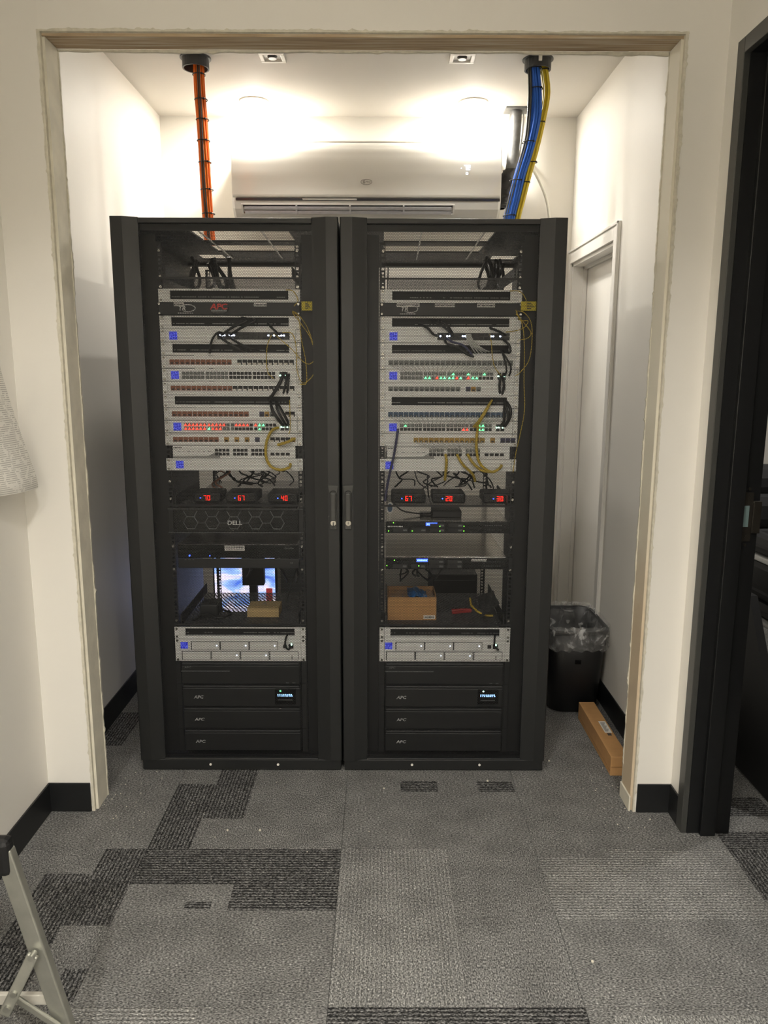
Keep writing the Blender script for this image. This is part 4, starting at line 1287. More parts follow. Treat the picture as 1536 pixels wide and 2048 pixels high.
# two one-unit servers, right
def server1u(k, label, lcdx, leds, sticker=None):
    t, cx, z0, z1 = dev('rack_server', 'R', k, 1, label, 'server')
    part('faceplate', MB().box(cx - .22, cx + .224, YF - .008, YF + .004, z0, z1 - .002, bev=.001), 'gloss_black', t)
    part('chassis', MB().box(cx - .2185, cx + .2185, YF + .004, YF + .70, z0 + .001, z1 - .005), 'lid_metal', t)
    lid(t, cx, z1 - .0005, .70, 'lid_metal')
    for s_ in (-1, 1):
        part('ear', MB().box(cx + s_ * .224, cx + s_ * .2413, YF - .006, YF + .003, z0, z1 - .002, bev=.002), 'panel_black', t)
    yy = YF - .0085
    sc = part('display', MB().box(cx + lcdx, cx + lcdx + .04, yy, yy + .001, z1 - .0155, z1 - .005), 'led_blue', t, 'blue lit display')
    mb = MB()
    for i in range(6): mb.box(cx + lcdx + .003 + i * .006, cx + lcdx + .0075 + i * .006, yy - .0004, yy, z1 - .0125, z1 - .008)
    part('display_text', mb, 'lcd_text', sc)
    for i in range(4):
        x = cx - .206 + i * .066
        for r_ in range(1 if i < 2 else 2):
            zz = z0 + .004 + r_ * .017
            tr_ = part('drive_tray', MB().box(x + .012, x + .066, yy - .0012, yy + .0006, zz, zz + .0145, bev=.001), 'panel_black', t)
            part('tray_latch', MB().box(x + .048, x + .062, yy - .002, yy - .0012, zz + .004, zz + .010), 'hex_grey', tr_)
    mb = MB()
    for i in range(8): mb.box(cx + .135 + i * .008, cx + .14 + i * .008, yy - .0004, yy, z0 + .012, z0 + .0135).box(cx + .135 + i * .008, cx + .14 + i * .008, yy - .0004, yy, z0 + .028, z0 + .0295)
    part('vent_marks', mb, 'hex_grey', t)
    mb = MB()
    for x, zz in leds: mb.cyl((cx + x, yy - .0022, z0 + zz), (cx + x, yy, z0 + zz), .0019, 8)
    part('status_lights', mb, 'led_green', t, 'green status lights')
    if sticker is not None:
        st = part('sticker', MB().box(cx + sticker, cx + sticker + .054, yy - .0006, yy, z1 - .0125, z1 - .004), 'label_white', t)
        mb = MB()
        for i in range(9): mb.box(cx + sticker + .002 + i * .0058, cx + sticker + .006 + i * .0058, yy - .0009, yy - .0006, z1 - .0105, z1 - .006)
        part('sticker_print', mb, 'print_dark', st)
    return t, cx, z0, z1
t, cx, z0, z1 = server1u(18, 'black one-unit server under the small black adapter, upper of two in right rack', -.076, [(-.193, .038), (-.21, .008), (-.125, .008), (-.026, .026), (-.026, .008), (.060, .026), (.060, .008)])
mb = MB()
for i in range(11): mb.box(cx - .213 + i * .005, cx - .2095 + i * .005, YF - .0092, YF - .0085, z1 - .0215, z1 - .0165)
part('print', mb, 'logo_white', t)
server1u(21, 'black one-unit server with white sticker, above the open cardboard box', -.108, [(-.188, .034), (-.215, .014), (-.1, .013)], .09)
zl = zt(18) - .001
# black adapter and blue disc lying on upper server
a0 = onY(868, 1040, YF + .06)
t = thing('network_adapter', 'small black adapter box lying on the upper right-rack server', 'adapter', (a0.x, YF + .10, zl), None)
part('case', MB().box(a0.x - .006, a0.x + .102, YF + .07, YF + .16, zl, zl + .024, bev=.003), 'panel_black', t)
part('side_plug', MB().box(a0.x - .05, a0.x - .006, YF + .085, YF + .12, zl, zl + .014, bev=.003), 'gloss_black', t)
solo('thin_cable', MB().tube([(RC['R'] - .20, YF + .10, zl + .06), (RC['R'] - .16, YF + .10, zl + .02), (RC['R'] - .10, YF + .105, zl + .008), (a0.x - .045, YF + .10, zl + .008)], .003, 6), 'cable_black', 'thin black cable plugged into the adapter on the upper server', 'cable')
solo('thin_cable', MB().tube([(a0.x - .012, YF + .3, zl + .12), (a0.x - .012, YF + .22, zl + .06), (a0.x + .001, YF + .155, zl + .014)], .003, 6), 'cable_black', 'thin black cable dropping to the adapter from the modem shelf', 'cable')
mb = MB()
n = 26
bc = (RC['R'] - .205, zl + .045)
mb.prism([(bc[0] + .013 * math.cos(2 * math.pi * i / n), bc[1] + .020 * math.sin(2 * math.pi * i / n)) for i in range(n)], YF + .015, YF + .016, 'Y')
mb2 = MB().prism([(bc[0] + .009 * math.cos(2 * math.pi * i / n), bc[1] + .0155 * math.sin(2 * math.pi * i / n)) for i in range(n)], YF + .0142, YF + .015, 'Y')
mb.cyl((bc[0], YF + .0155, zl), (bc[0], YF + .0155, bc[1] - .018), .0012, 5)
t = solo('round_tag', mb, 'label_white', 'round blue and white tag above the upper right-rack server', 'tag')
part('blue_disc', mb2, 'keystone_blue', t)
# recorders
def recorder(S_, label):
    t, cx, z0, z1 = dev('video_recorder', S_, 28, 2, label, 'recorder', 'silver drive recorders')
    body(t, cx, z0, z1, depth=.32, fm='silver'); flanges(t, cx, z0, z1)
    zu, zl_ = z1 - .012 - .030, z0 + .008
    lcdz = zu + .016
    part('status_screen', MB().box(cx - .2205, cx - .194, YF - .0022, YF - .0012, lcdz - .013, lcdz + .013), 'lcd_blue', t, 'glowing blue square screen')
    bays = [(-.181, -.076, zu), (-.074, .031, zu), (.033, .138, zu), (-.2165, -.111, zl_), (-.108, -.003, zl_), (0., .105, zl_), (.108, .2135, zl_)]
    led = MB()
    for i, (x0, x1, z) in enumerate(bays):
        b_ = part('drive_bay', MB().box(cx + x0 + .0018, cx + x1 - .001, YF - .0035, YF - .0012, z, z + .030, bev=.0008), 'silver', t)
        part('bay_gap_shade', MB().box(cx + x0 - .0010, cx + x1 + .0006, YF - .0019, YF - .0010, z - .0014, z + .0314), 'port_dark', b_)  # dark backing plate stands for the shadow line round each bay
        if i not in (3, 6): led.cyl((cx + x1 - .011, YF - .0046, z + .016), (cx + x1 - .011, YF - .0034, z + .016), .0019, 8)
    part('drive_lights', led, 'led_white', t, 'white drive lights')
    mb = MB().box(cx + .158, cx + .172, YF - .002, YF - .001, zu + .006, zu + .02).box(cx + .178, cx + .196, YF - .002, YF - .001, zu + .004, zu + .022)
    part('ports', mb, 'port_dark', t)
    part('link_light', MB().cyl((cx + .189, YF - .004, zu + .020), (cx + .189, YF - .002, zu + .020), .003, 8), 'led_mint', t)
    part('slot_mark', MB().box(cx + .189, cx + .1915, YF - .0042, YF - .0034, zl_ + .0, zl_ + .016), 'port_dark', t)
    return t
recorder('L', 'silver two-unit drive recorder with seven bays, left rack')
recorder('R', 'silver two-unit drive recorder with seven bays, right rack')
for S_ in 'LR':
    cx = RC[S_]
    z = zt(28) - .028
    solo('patch_cable', MB().tube([(cx + .175 + (.012 if S_ == 'R' else 0), YF + .01, zt(27) - .030), (cx + .170 + (.012 if S_ == 'R' else 0), YF - .014, zt(27) - .040), (cx + .168 + (.014 if S_ == 'R' else 0), YF - .018, z + .008), (cx + .178 + (.018 if S_ == 'R' else 0), YF - .016, z - .008), (cx + .189, YF - .004, z - .002)], .0035, 7), 'cable_black',
         'short black cable looping into the %s drive recorder' % ('left-rack' if S_ == 'L' else 'right-rack'), 'cable')
# UPS units
def ups(S_, k, n, label, kind):
    t, cx, z0, z1 = dev('power_backup', S_, k, n, label, 'power unit', 'black battery backup units')
    part('chassis', MB().box(cx - .22, cx + .22, YF + .003, YF + .5, z0 + .001, z1 - .001), 'ups_black', t)
    part('bezel', MB().box(cx - .219, cx + .219, YF - .014, YF + .003, z0 + .004, z1 - .010, bev=.004), 'ups_black', t)
    part('top_bar', MB().box(cx - .217, cx + .217, YF - .012, YF + .001, z1 - .010, z1 - .002, bev=.003), 'ups_bar', t)
    for s_ in (-1, 1):
        part('ear', MB().box(cx + s_ * .2242, cx + s_ * .2413, YF, YF + .003, z0, z1, bev=.001), 'ups_black', t)
    yy = YF - .0146
    if kind == 'small':
        part('letters', MB().text('APC', .0105, cx - .195, yy, z1 - .018, bold=True, sx=1.2, shear=.15), 'logo_dim', t, 'small grey letters APC')
        part('grey_line', MB().box(cx - .219, cx - .04, YF - .0155, YF - .013, z1 - .034, z1 - .030), 'hex_grey', t)
        mb = MB()
        for i in range(2): mb.box(cx + .167 + i * .024, cx + .178 + i * .024, yy - .0003, yy + .0003, z0 + .008, z0 + .011)
        part('print', mb, 'hex_grey', t)
    else:
        part('letters', MB().text('APC', .0155, cx - .159, yy, (z0 + z1) / 2 - .002, bold=True, sx=1.2, shear=.15), 'logo_white', t, 'small white letters APC')
    if kind == 'screen':
        x0 = cx + .125
        part('display_window', MB().box(x0, x0 + .078, YF - .0155, YF - .013, z0 + .014, z1 - .012, bev=.001), 'gloss_black', t)
        zc = (z0 + z1) / 2 + .0055
        mb = MB()
        rnd = random.Random(3 + ord(S_))
        for i in range(8):
            for r_ in range(2):
                w_ = rnd.uniform(.003, .0062)
                mb.box(x0 + .01 + i * .0072, x0 + .01 + i * .0072 + w_, YF - .016, YF - .0155, zc - .004 + r_ * .0055, zc - .0002 + r_ * .0055)
        part('display_text', mb, 'lcd_text', t, 'glowing blue display')
        part('power_light', MB().cyl((x0 + .021, YF - .0165, zc + .018), (x0 + .021, YF - .0155, zc + .018), .0032, 10), 'led_mint' if S_ == 'R' else 'glow_green', t)
        part('button_bar', MB().box(x0 + .011, x0 + .065, YF - .0165, YF - .0155, zc - .019, zc - .016), 'hex_grey', t)
    return t
for S_, nm in (('L', 'left'), ('R', 'right')):
    ups(S_, 30, 2, 'black power unit with thin grey line, directly under the %s rack recorder' % nm, 'small')
    ups(S_, 32, 2, 'black battery backup with small lit display, %s rack' % nm, 'screen')
    ups(S_, 34, 2, 'black battery unit without display, upper of the two lowest, %s rack' % nm, 'plain')
    ups(S_, 36, 2, 'black battery unit without display, lowest in the %s rack' % nm, 'plain')

# ---- things on the bottom shelves
zs = .5578
t = thing('tan_box', 'small tan flat box on the left rack shelf', 'box', (-.45, 2.83, zs))
part('carton', MB().box(-.51, -.39, 2.800, 2.895, zs, zs + .036, bev=.001), 'tan_box', t)
mb = MB()
for i in range(3): mb.tube([(-.462 + .005 * i, 2.85 + .012 * i, zs + .0364), (-.452, 2.855 + .012 * i, zs + .0364), (-.442 - .004 * i, 2.85 + .012 * i, zs + .0364)], .0012, 4)
part('printed_mark', mb, 'logo_dim', t)
t = thing('cardboard_box', 'open brown cardboard box with blue packets on right rack shelf', 'box', (.115, 2.85, zs))
bx0, bx1, by0, by1, bh = .022, .205, 2.775, 2.93, .088
for nm_, b_ in (('front_wall', (bx0, bx1, by0, by0 + .004)), ('rear_wall', (bx0, bx1, by1 - .004, by1)), ('side_wall', (bx0, bx0 + .004, by0 + .004, by1 - .004)), ('side_wall', (bx1 - .004, bx1, by0 + .004, by1 - .004))):
    part(nm_, MB().box(*b_, zs, zs + bh), 'cardboard', t)
part('bottom', MB().box(bx0 + .004, bx1 - .004, by0 + .004, by1 - .004, zs, zs + .004), 'cardboard', t)
st = part('label_sticker', MB().box(bx1 - .048, bx1 - .004, by0 - .0008, by0, zs + .004, zs + .018), 'label_white', t)
mb = MB()
for i in range(7): mb.box(bx1 - .043 + i * .005, bx1 - .040 + i * .005, by0 - .0012, by0 - .0008, zs + .008, zs + .014)
part('label_print', mb, 'print_dark', st)
rnd = random.Random(21)
for i, (x, mt) in enumerate(((.04, 'clear_plastic'), (.075, 'clear_plastic'), (.105, 'blue_film'), (.13, 'blue_film'), (.16, 'clear_plastic'))):
    def pk_(u, v, x=x, i=i):
        return (x + .018 + (u - .5) * .05, by0 + .01 + v * .125, zs + .075 + .016 * math.sin(math.pi * v) * math.sin(math.pi * u) + .006 * math.sin(9 * u + 7 * v + i) + .012 * (i == 2))
    mb = MB().grid(pk_, 8, 8)
    solo('film_packet', mb, mt, ['clear crinkled packet at the left of the open cardboard box', 'clear crinkled packet second from left in the open cardboard box', 'bright blue packet standing highest in the open cardboard box', 'blue packet right of centre in the open cardboard box', 'clear crinkled packet at the right of the open cardboard box'][i], 'packet', 'packets in the cardboard box')
# red tool and yellow cord, grey folded bag
q = onY(913, 1220, 2.86)
t = thing('hand_tool', 'red-handled black hand tool on the right rack shelf', 'tool', (.30, 2.86, zs))
part('handle', MB().tube([(.27, 2.85, zs + .012), (.31, 2.852, zs + .014), (.345, 2.855, zs + .013)], .0075, 8), 'red_plastic', t, 'red plastic handle')
part('handle', MB().tube([(.27, 2.835, zs + .009), (.31, 2.845, zs + .010), (.345, 2.853, zs + .011)], .006, 8), 'red_plastic', t, 'red plastic handle')
part('jaw', MB().box(.345, .395, 2.848, 2.862, zs + .005, zs + .019, bev=.003), 'panel_black', t)
solo('yellow_cable', MB().tube([(.345, 2.90, zs + .05), (.35, 2.895, zs + .02), (.35, 2.87, zs + .025), (.37, 2.84, zs + .012), (.40, 2.815, zs + .006), (.425, 2.81, zs + .006)], .0042, 7), 'fiber_yellow', 'short yellow cord lying beside the red hand tool', 'cable')
mb = MB()
mb.grid(lambda u, v: (.38 + u * .065, 2.80 + v * .17, zs + .002 + .055 * u + .03 * v * (1 - u) + .004 * math.sin(14 * u) * math.sin(9 * v)), 12, 10)
mb.grid(lambda u, v: (.38 + u * .065, 2.80 + v * .17, zs + .0005), 4, 4)
solo('folded_bag', mb, 'collar_grey', 'dark grey folded bag at the right end of right rack shelf', 'bag')
t = solo('loose_cable', MB().tube([(-.70, 2.74, zs + .006), (-.66, 2.78, zs + .02), (-.61, 2.77, zs + .008), (-.57, 2.80, zs + .012), (-.60, 2.85, zs + .01), (-.66, 2.86, zs + .016)], .004, 6), 'cable_black', 'black cable coiled at the left of left rack shelf', 'cable')
solo('black_adapter', MB().box(-.69, -.62, 2.80, 2.88, zs, zs + .05, bev=.006), 'panel_black', 'black boxy adapter standing at left end of left rack shelf', 'adapter')

# ---- white patch cords between jacks and switches
CW_LBL = {5: ('thin white patch cord from grey jacks to the switch below, right rack', 'white cords under grey jacks'),
          9: ('thin white patch cord from blue jacks to the switch below, right rack', 'white cords under blue jacks'),
          11: ('thin white patch cord from yellow jacks to the 24-port switch, right rack', 'white cords under yellow jacks')}
def cord(k, i, tx, tz):
    cx = RC['R']
    z = (zt(k) - U / 2)
    x = cx + slot_x(i)
    out_ = .016
    mb = MB().tube([(x, YF - .003, z - .004), (x + (tx - x) * .15, YF - out_, z - .012), (x + (tx - x) * .7, YF - out_, (z + tz) / 2 - .002), (tx, YF - .012, tz + .008), (tx, YF - .004, tz)], .0015, 5, sub=4)
    solo('patch_lead', mb, 'cable_white', CW_LBL[k][0], 'cable', CW_LBL[k][1])
cx = RC['R']
for i in range(23):
    cord(5, i, cx + port_x(i), zt(6) - U / 2 + .006)
for i in range(23):
    cord(9, i, cx + port_x(min(i, 23)) + (.004 if i > 16 else 0), zt(10) - U / 2 + .006)
for i in range(5, 19):
    j = (i - 5) % 12
    cord(11, i, cx - .062 + (j // 4) * .064 + (j % 4) * .0133, zt(12) - U / 2 + .006)
# ---- black, yellow and violet cables on the fronts
def cab(pix, r, matn, label, Y=2.690, ends=None, name='front_cable', group=None):
    n = len(pix)
    pts = []
    for i, p in enumerate(pix):
        y = p[2] if len(p) > 2 else Y
        pts.append(onY(p[0], p[1], y))
    solo(name, MB().tube(pts, r, 7), matn, label, 'cable', group)
Yp = YF - .004
cab([(419, 706, Yp), (424, 680), (436, 665), (447, 668, Yp)], .004, 'cable_black', 'black cable bending left out of the left rack fibre switch')
cab([(443, 670, Yp), (465, 655), (495, 640), (478, 634, YF + .01)], .0045, 'cable_black', 'black cable rising from fibre switch to pass-through slot, leftmost in left rack')
cab([(460, 670, Yp), (482, 656), (507, 643), (507, 636, YF + .01)], .0045, 'cable_black', 'black cable rising from fibre switch to pass-through slot, right of its twin in left rack')
cab([(438, 672, Yp), (455, 685), (480, 698), (495, 703, YF + .01)], .0042, 'cable_black', 'black cable dropping from fibre switch into lower slot, left one in left rack')
cab([(456, 672, Yp), (475, 685), (500, 697), (518, 702, YF + .01)], .0042, 'cable_black', 'black cable dropping from fibre switch into lower slot, right one in left rack')
cab([(535, 646, YF + .01), (545, 657), (560, 670, Yp)], .004, 'cable_black', 'black cable short and steep at right of left rack fibre switch')
cab([(568, 745, Yp), (560, 765), (545, 790), (538, 798, YF + .01)], .0062, 'cable_black', 'thick black cable from unlit switch down to slot, left rack')
cab([(574, 748, Yp), (570, 772), (566, 790, YF + .008)], .004, 'cable_black', 'black cable straight down right of the thick one, left rack')
cab([(578, 748, Yp), (576, 770), (574, 790, YF + .008)], .004, 'cable_black', 'black cable straight down, rightmost below unlit switch in left rack')
cab([(541, 803, YF + .005), (545, 820), (556, 838), (567, 852, Yp)], .0055, 'cable_black', 'black cable curving down to the red-lit switch, left one')
cab([(551, 803, YF + .005), (556, 822), (566, 840), (573, 852, Yp)], .0045, 'cable_black', 'black cable curving down to the red-lit switch, middle one')
cab([(555, 805, YF + .005), (563, 820), (574, 840), (577, 850, Yp)], .0045, 'cable_black', 'black cable curving down to the red-lit switch, right one')
cab([(557, 855, Yp), (543, 862), (533, 885), (532, 912), (541, 932), (560, 940), (578, 935), (581, 928, Yp)], .0052, 'fiber_yellow', 'thick yellow cable looping below the red-lit switch, left rack')
cab([(590, 877, Yp), (575, 884), (555, 890)], .0052, 'fiber_yellow', 'short thick yellow cable lying across lower brown jack panel, left rack')
fy = .0014
def fib(pix, label, Y=2.688):
    cab(pix, fy, 'fiber_yellow', label, Y, name='fiber_cable', group='thin yellow fibre cables')
fib([(585, 622, YF - .014), (595, 628), (612, 650), (624, 680), (628, 705)], 'thin yellow fibre sweeping right from left rack black panel to door edge')
fib([(585, 624, YF - .014), (597, 636), (603, 680), (611, 720), (613, 765), (600, 768)], 'thin yellow fibre hanging longest beside the left rack panels')
fib([(585, 626, YF - .014), (600, 645), (618, 670), (626, 690)], 'thin yellow fibre inner one sweeping right in left rack')
fib([(572, 580, YF - .001), (586, 582), (596, 600), (588, 612, YF - .014)], 'thin yellow fibre small curl right of top left pass-through panel')
fib([(543, 670, Yp), (535, 690), (533, 718), (536, 745), (548, 757)], 'thin yellow fibre hanging straight in front of first brown jack panel')
fib([(548, 668, Yp), (565, 682), (585, 700), (605, 722), (618, 728), (628, 722)], 'thin yellow fibre running diagonally right out of left rack fibre switch')
fib([(565, 665, Yp), (585, 668), (593, 700), (594, 740), (605, 766), (620, 758), (628, 747)], 'thin yellow fibre with low bend reaching the left rack door edge')
fib([(579, 800, YF + .005), (580, 830), (580, 860), (577, 868)], 'thin yellow fibre dropping past the red-lit switch link lights')
# right rack
cab([(838, 648, YF + .01), (855, 656), (866, 668), (874, 671, Yp)], .0045, 'cable_black', 'black cable from upper slot to right rack fibre switch, left one')
cab([(862, 640, YF + .01), (885, 652), (900, 665), (904, 672, Yp)], .0042, 'cable_black', 'black cable from upper slot to right rack fibre switch, second one')
cab([(878, 640, YF + .01), (895, 652), (906, 668, Yp)], .0042, 'cable_black', 'black cable from upper slot to right rack fibre switch, third one')
cab([(888, 678, Yp), (895, 688), (915, 694), (930, 706), (948, 714)], .0042, 'cable_black', 'black cable looping low out of right rack fibre switch')
cab([(893, 676, Yp), (905, 684), (925, 690), (940, 704), (944, 712)], .0038, 'cable_violet', 'bluish black cable looping low out of right rack fibre switch')
cab([(975, 654, YF + .01), (995, 662), (1012, 670, Yp)], .0045, 'cable_black', 'black cable short at right end of right rack fibre switch')
cab([(1005, 678, Yp), (1018, 690), (1020, 705), (1005, 702, YF + .01)], .0042, 'cable_black', 'black cable hooking back into slot at right of right rack')
for i in range(5):
    cab([(932 + i * 2.2, 668, Yp), (936 + i * 3, 684), (946 + i * 5, 698), (952 + i * 6.5, 708 - i * 1.2, YF - .004)], .0022, 'cable_white', 'light grey cable in the ribbon-like fan below right rack fibre switch', group='light grey fan of cables')
cab([(1000, 700, YF + .005), (1012, 715), (1022, 735), (1018, 752, Yp)], .003, 'cable_black', 'black cable arcing right past the grey jacks to the lit switch')
cab([(1004, 706, YF + .005), (1010, 722), (1013, 742), (1009, 752, Yp)], .003, 'cable_black', 'black cable arcing left past the grey jacks to the lit switch')
cab([(1002, 752, Yp), (999, 770), (1000, 790, YF + .008)], .0045, 'cable_black', 'black cable below the lit switch link lights, left strand, right rack')
cab([(1005, 752, Yp), (1008, 772), (1003, 792, YF + .008)], .0045, 'cable_black', 'black cable below the lit switch link lights, right strand, right rack')
cab([(1008, 798, YF + .005), (1020, 815), (1020, 835), (1010, 853, Yp)], .005, 'cable_black', 'black cable bowing right beside the blue jacks')
cab([(1010, 803, YF + .005), (1008, 825), (1008, 842), (1000, 852, Yp)], .0045, 'cable_black', 'black cable straight beside the blue jacks')
cab([(1008, 800, YF + .005), (1014, 820), (1016, 840), (1006, 853, Yp)], .0045, 'cable_black', 'black cable between bowed and straight ones beside the blue jacks')
for i in range(3):
    cab([(984 - i * 1.5, 800 + i * 2, YF + .004), (974 - i * 2, 820 + i), (962 - i * 2, 840), (953 - i * 3, 856 - i, Yp)], .0036, 'fiber_yellow', 'yellow cable in the trio slanting down across the blue jack panel', group='three slanting yellow cables')
cab([(957, 852, Yp), (954, 870), (953, 895), (957, 920), (968, 936), (985, 944), (1000, 936), (1003, 931, Yp)], .005, 'fiber_yellow', 'thick yellow cable looping to right rack plain silver unit')
cab([(891, 909, Yp), (893, 925), (890, 960, YF + .01)], .005, 'fiber_yellow', 'thick yellow cable hanging from right rack 24-port switch, left one')
cab([(914, 909, Yp), (925, 928), (945, 948, YF), (950, 962, YF + .02)], .005, 'fiber_yellow', 'thick yellow cable hanging from right rack 24-port switch, middle one')
cab([(935, 908, Yp), (946, 926), (962, 940), (980, 944)], .005, 'fiber_yellow', 'thick yellow cable hanging from right rack 24-port switch, right one')
cab([(796, 858, Yp), (793, 880), (788, 910), (780, 945), (774, 975), (770, 1002)], .0045, 'cable_violet', 'dark violet cable running down the left of right rack front')
fib([(1020, 582, YF - .001), (1040, 583), (1052, 600), (1052, 618)], 'thin yellow fibre curl at top right of right rack')
fib([(1032, 622, YF - .014), (1048, 625), (1062, 645), (1064, 680), (1058, 720), (1040, 745), (1030, 752)], 'thin yellow fibre in widest bow along right rack edge')
fib([(1032, 624, YF - .014), (1045, 650), (1049, 700), (1048, 760), (1049, 820), (1040, 870), (1032, 905), (1026, 945)], 'thin yellow fibre hanging the full height of right rack switches')
fib([(1032, 620, YF - .014), (1040, 640), (1056, 642), (1048, 655), (1030, 662), (1012, 664, Yp)], 'thin yellow fibre looping back into right rack fibre switch')
fib([(1032, 628, YF - .014), (1050, 648), (1062, 665), (1056, 676), (1038, 680)], 'thin yellow fibre short loop beside right rack fibre switch')
fib([(980, 668, Yp), (983, 690), (985, 715), (990, 735), (1003, 752, Yp)], 'thin yellow fibre hanging in front of the grey jacks')

# ---- tangled cables behind the modems and in the lower bays
rnd = random.Random(11)
def tangle(S_, n, x0, x1, zlo, zhi, y0, y1, mats, label, group, name='tangled_cable', r=(.002, .0035)):
    cx = RC[S_]
    for i in range(n):
        xa = cx + rnd.uniform(x0, x1); xb = cx + min(max(xa - cx + rnd.uniform(-.12, .12), x0), x1)
        pts = [(xa, rnd.uniform(y0, y1), zhi - rnd.uniform(0, .01))]
        for k in range(3):
            f_ = (k + 1) / 4
            pts.append((xa + (xb - xa) * f_ + rnd.uniform(-.03, .03), rnd.uniform(y0, y1), zhi + (zlo - zhi) * f_ + rnd.uniform(-.012, .012)))
        pts.append((xb, rnd.uniform(y0, y1), zlo))
        solo(name, MB().tube(pts, rnd.uniform(*r), 6, sub=5), mats[i % len(mats)], label, 'cable', group)
zm = zt(17) + .055
tangle('L', 16, -.10, .17, zm, zt(14) - .006, YF + .14, YF + .26, ['cable_black', 'cable_black', 'cable_black', 'cable_grey'], 'dark cable in the tangle above the modems, left rack', 'cables tangled above the left rack modems')
tangle('L', 2, -.10, -.06, zm, zt(14) - .006, YF + .12, YF + .2, ['keystone_brown'], 'brown cable in the tangle above the modems, left rack', 'brown cables above the left rack modems')
tangle('R', 11, -.19, .12, zm - .01, zt(14) - .006, YF + .13, YF + .26, ['cable_black'], 'dark cable in the tangle above the modems, right rack', 'cables tangled above the right rack modems')
tangle('R', 6, .06, .18, zm, zt(14) - .01, YF + .10, YF + .2, ['cable_black', 'cable_grey'], 'cable in the thick dark knot at right above the modems, right rack', 'dark knot of cables above right modem')
tangle('R', 7, -.16, -.05, .66, zt(22) - .01, 2.95, 3.05, ['cable_black', 'cable_black', 'cable_grey'], 'black cable hanging down behind the open cardboard box', 'cables hanging behind the cardboard box', 'hanging_cable', (.003, .0045))
tangle('L', 5, -.06, .20, .60, zt(22) - .01, 3.10, 3.3, ['cable_black'], 'black cable crossing the open lower bay of left rack', 'cables across the left rack lower bay', 'hanging_cable', (.0035, .005))
solo('hanging_cable', MB().tube([(RC['L'] + .215, 2.95, zt(22)), (RC['L'] + .18, 2.96, .70), (RC['L'] + .14, 2.98, .565)], .0025, 6), 'cable_grey', 'thin pale cable slanting down at the right of left rack lower bay', 'cable')
solo('hanging_cable', MB().tube([(RC['R'] + .06, 3.0, zt(22)), (RC['R'] + .03, 3.0, .73), (RC['R'] - .02, 2.98, .66)], .0035, 6), 'cable_black', 'black cable slanting down right of the cardboard box', 'cable')
# top of racks: dark cable mass entering behind the front beam
tangle('L', 9, -.27, -.10, 1.60, 1.93, 3.2, 3.45, ['cable_black'], 'black cable descending inside the top left corner of left rack', 'cables inside the top of left rack', 'inner_cable', (.006, .010))
tangle('R', 9, .14, .28, 1.60, 1.93, 3.2, 3.45, ['cable_black'], 'black cable descending inside the top right corner of right rack', 'cables inside the top of right rack', 'inner_cable', (.006, .010))

# ================================================================== BEHIND THE RACKS
t = thing('computer_monitor', 'bright blue-white monitor screen seen through left rack lower bay', 'monitor', (-.73, 4.10, .02))
part('casing', MB().box(-.925, -.575, 4.08, 4.12, .15, .50, bev=.005), 'gloss_black', t)
part('screen', MB().box(-.915, -.585, 4.0785, 4.0805, .165, .49), 'monitor_picture', t, 'glowing blue and white picture')
part('red_window', MB().box(-.635, -.60, 4.0775, 4.0785, .19, .30), 'keystone_red', t, 'red band on screen')
part('stand', MB().box(-.77, -.70, 4.11, 4.13, .035, .25).box(-.86, -.61, 4.03, 4.2, .0, .03, bev=.004), 'panel_black', t)
solo('dark_cabinet', MB().box(.262, .50, 3.90, 4.22, 0, .43, bev=.004).box(.272, .49, 3.892, 3.90, .03, .40, bev=.003), 'desk_black', 'low black cabinet behind the right rack against back wall', 'cabinet')
solo('junction_box', MB().box(-.735, -.62, 3.92, 3.97, .36, .52, bev=.004).box(-.70, -.66, 3.93, 3.97, .0, .36), 'panel_black', 'black box on a post in front of the monitor behind left rack', 'box')
solo('grey_board', MB().box(-.565, -.43, 4.16, 4.18, 0, .60, bev=.002), 'silver_dark', 'grey upright board behind the left rack right of monitor', 'board')

# ================================================================== BIN AND BOX
def rrect(x0, x1, y0, y1, r, n=6):
    pts = []
    for cx_, cy_, a0_ in ((x1 - r, y1 - r, 0), (x0 + r, y1 - r, 90), (x0 + r, y0 + r, 180), (x1 - r, y0 + r, 270)):
        for k in range(n + 1):
            a = math.radians(a0_ + 90 * k / n)
            pts.append((cx_ + r * math.cos(a), cy_ + r * math.sin(a)))
    return pts
def loft(mb, rings, mi=0, cap0=False, cap1=False):
    n = len(rings[0])
    vs = [p for r_ in rings for p in r_]
    fs = []
    for i in range(len(rings) - 1):
        for j in range(n): fs.append((i * n + j, i * n + (j + 1) % n, (i + 1) * n + (j + 1) % n, (i + 1) * n + j))
    mb.add(vs, fs, mi, True)
    if cap0: mb.add(rings[0], [tuple(range(n - 1, -1, -1))], mi)
    if cap1: mb.add(rings[-1], [tuple(range(n))], mi)
    return mb
t = thing('trash_bin', 'black plastic trash bin lined with clear bag, between rack and white door', 'trash bin', (.85, 3.32, 0))
bx = (.72, .978, 3.135, 3.50)
def R_at(z, grow=0.):
    f_ = .82 + .18 * z / .39
    cx_, cy_ = (bx[0] + bx[1]) / 2, (bx[2] + bx[3]) / 2
    hx_, hy_ = (bx[1] - bx[0]) / 2 * f_ + grow, (bx[3] - bx[2]) / 2 * f_ + grow
    return [(x, y, z) for x, y in rrect(cx_ - hx_, cx_ + hx_, cy_ - hy_, cy_ + hy_, .06)]
mb = MB()
loft(mb, [R_at(.0, -.012), R_at(.008), R_at(.2), R_at(.385), R_at(.387, -.006), R_at(.2, -.006), R_at(.012, -.006)], 0, True, True)
part('body', mb, 'bin_black', t)
part('rim', loft(MB(), [R_at(.372), R_at(.372, .006), R_at(.388, .006), R_at(.388, 0)]), 'bin_black', t)
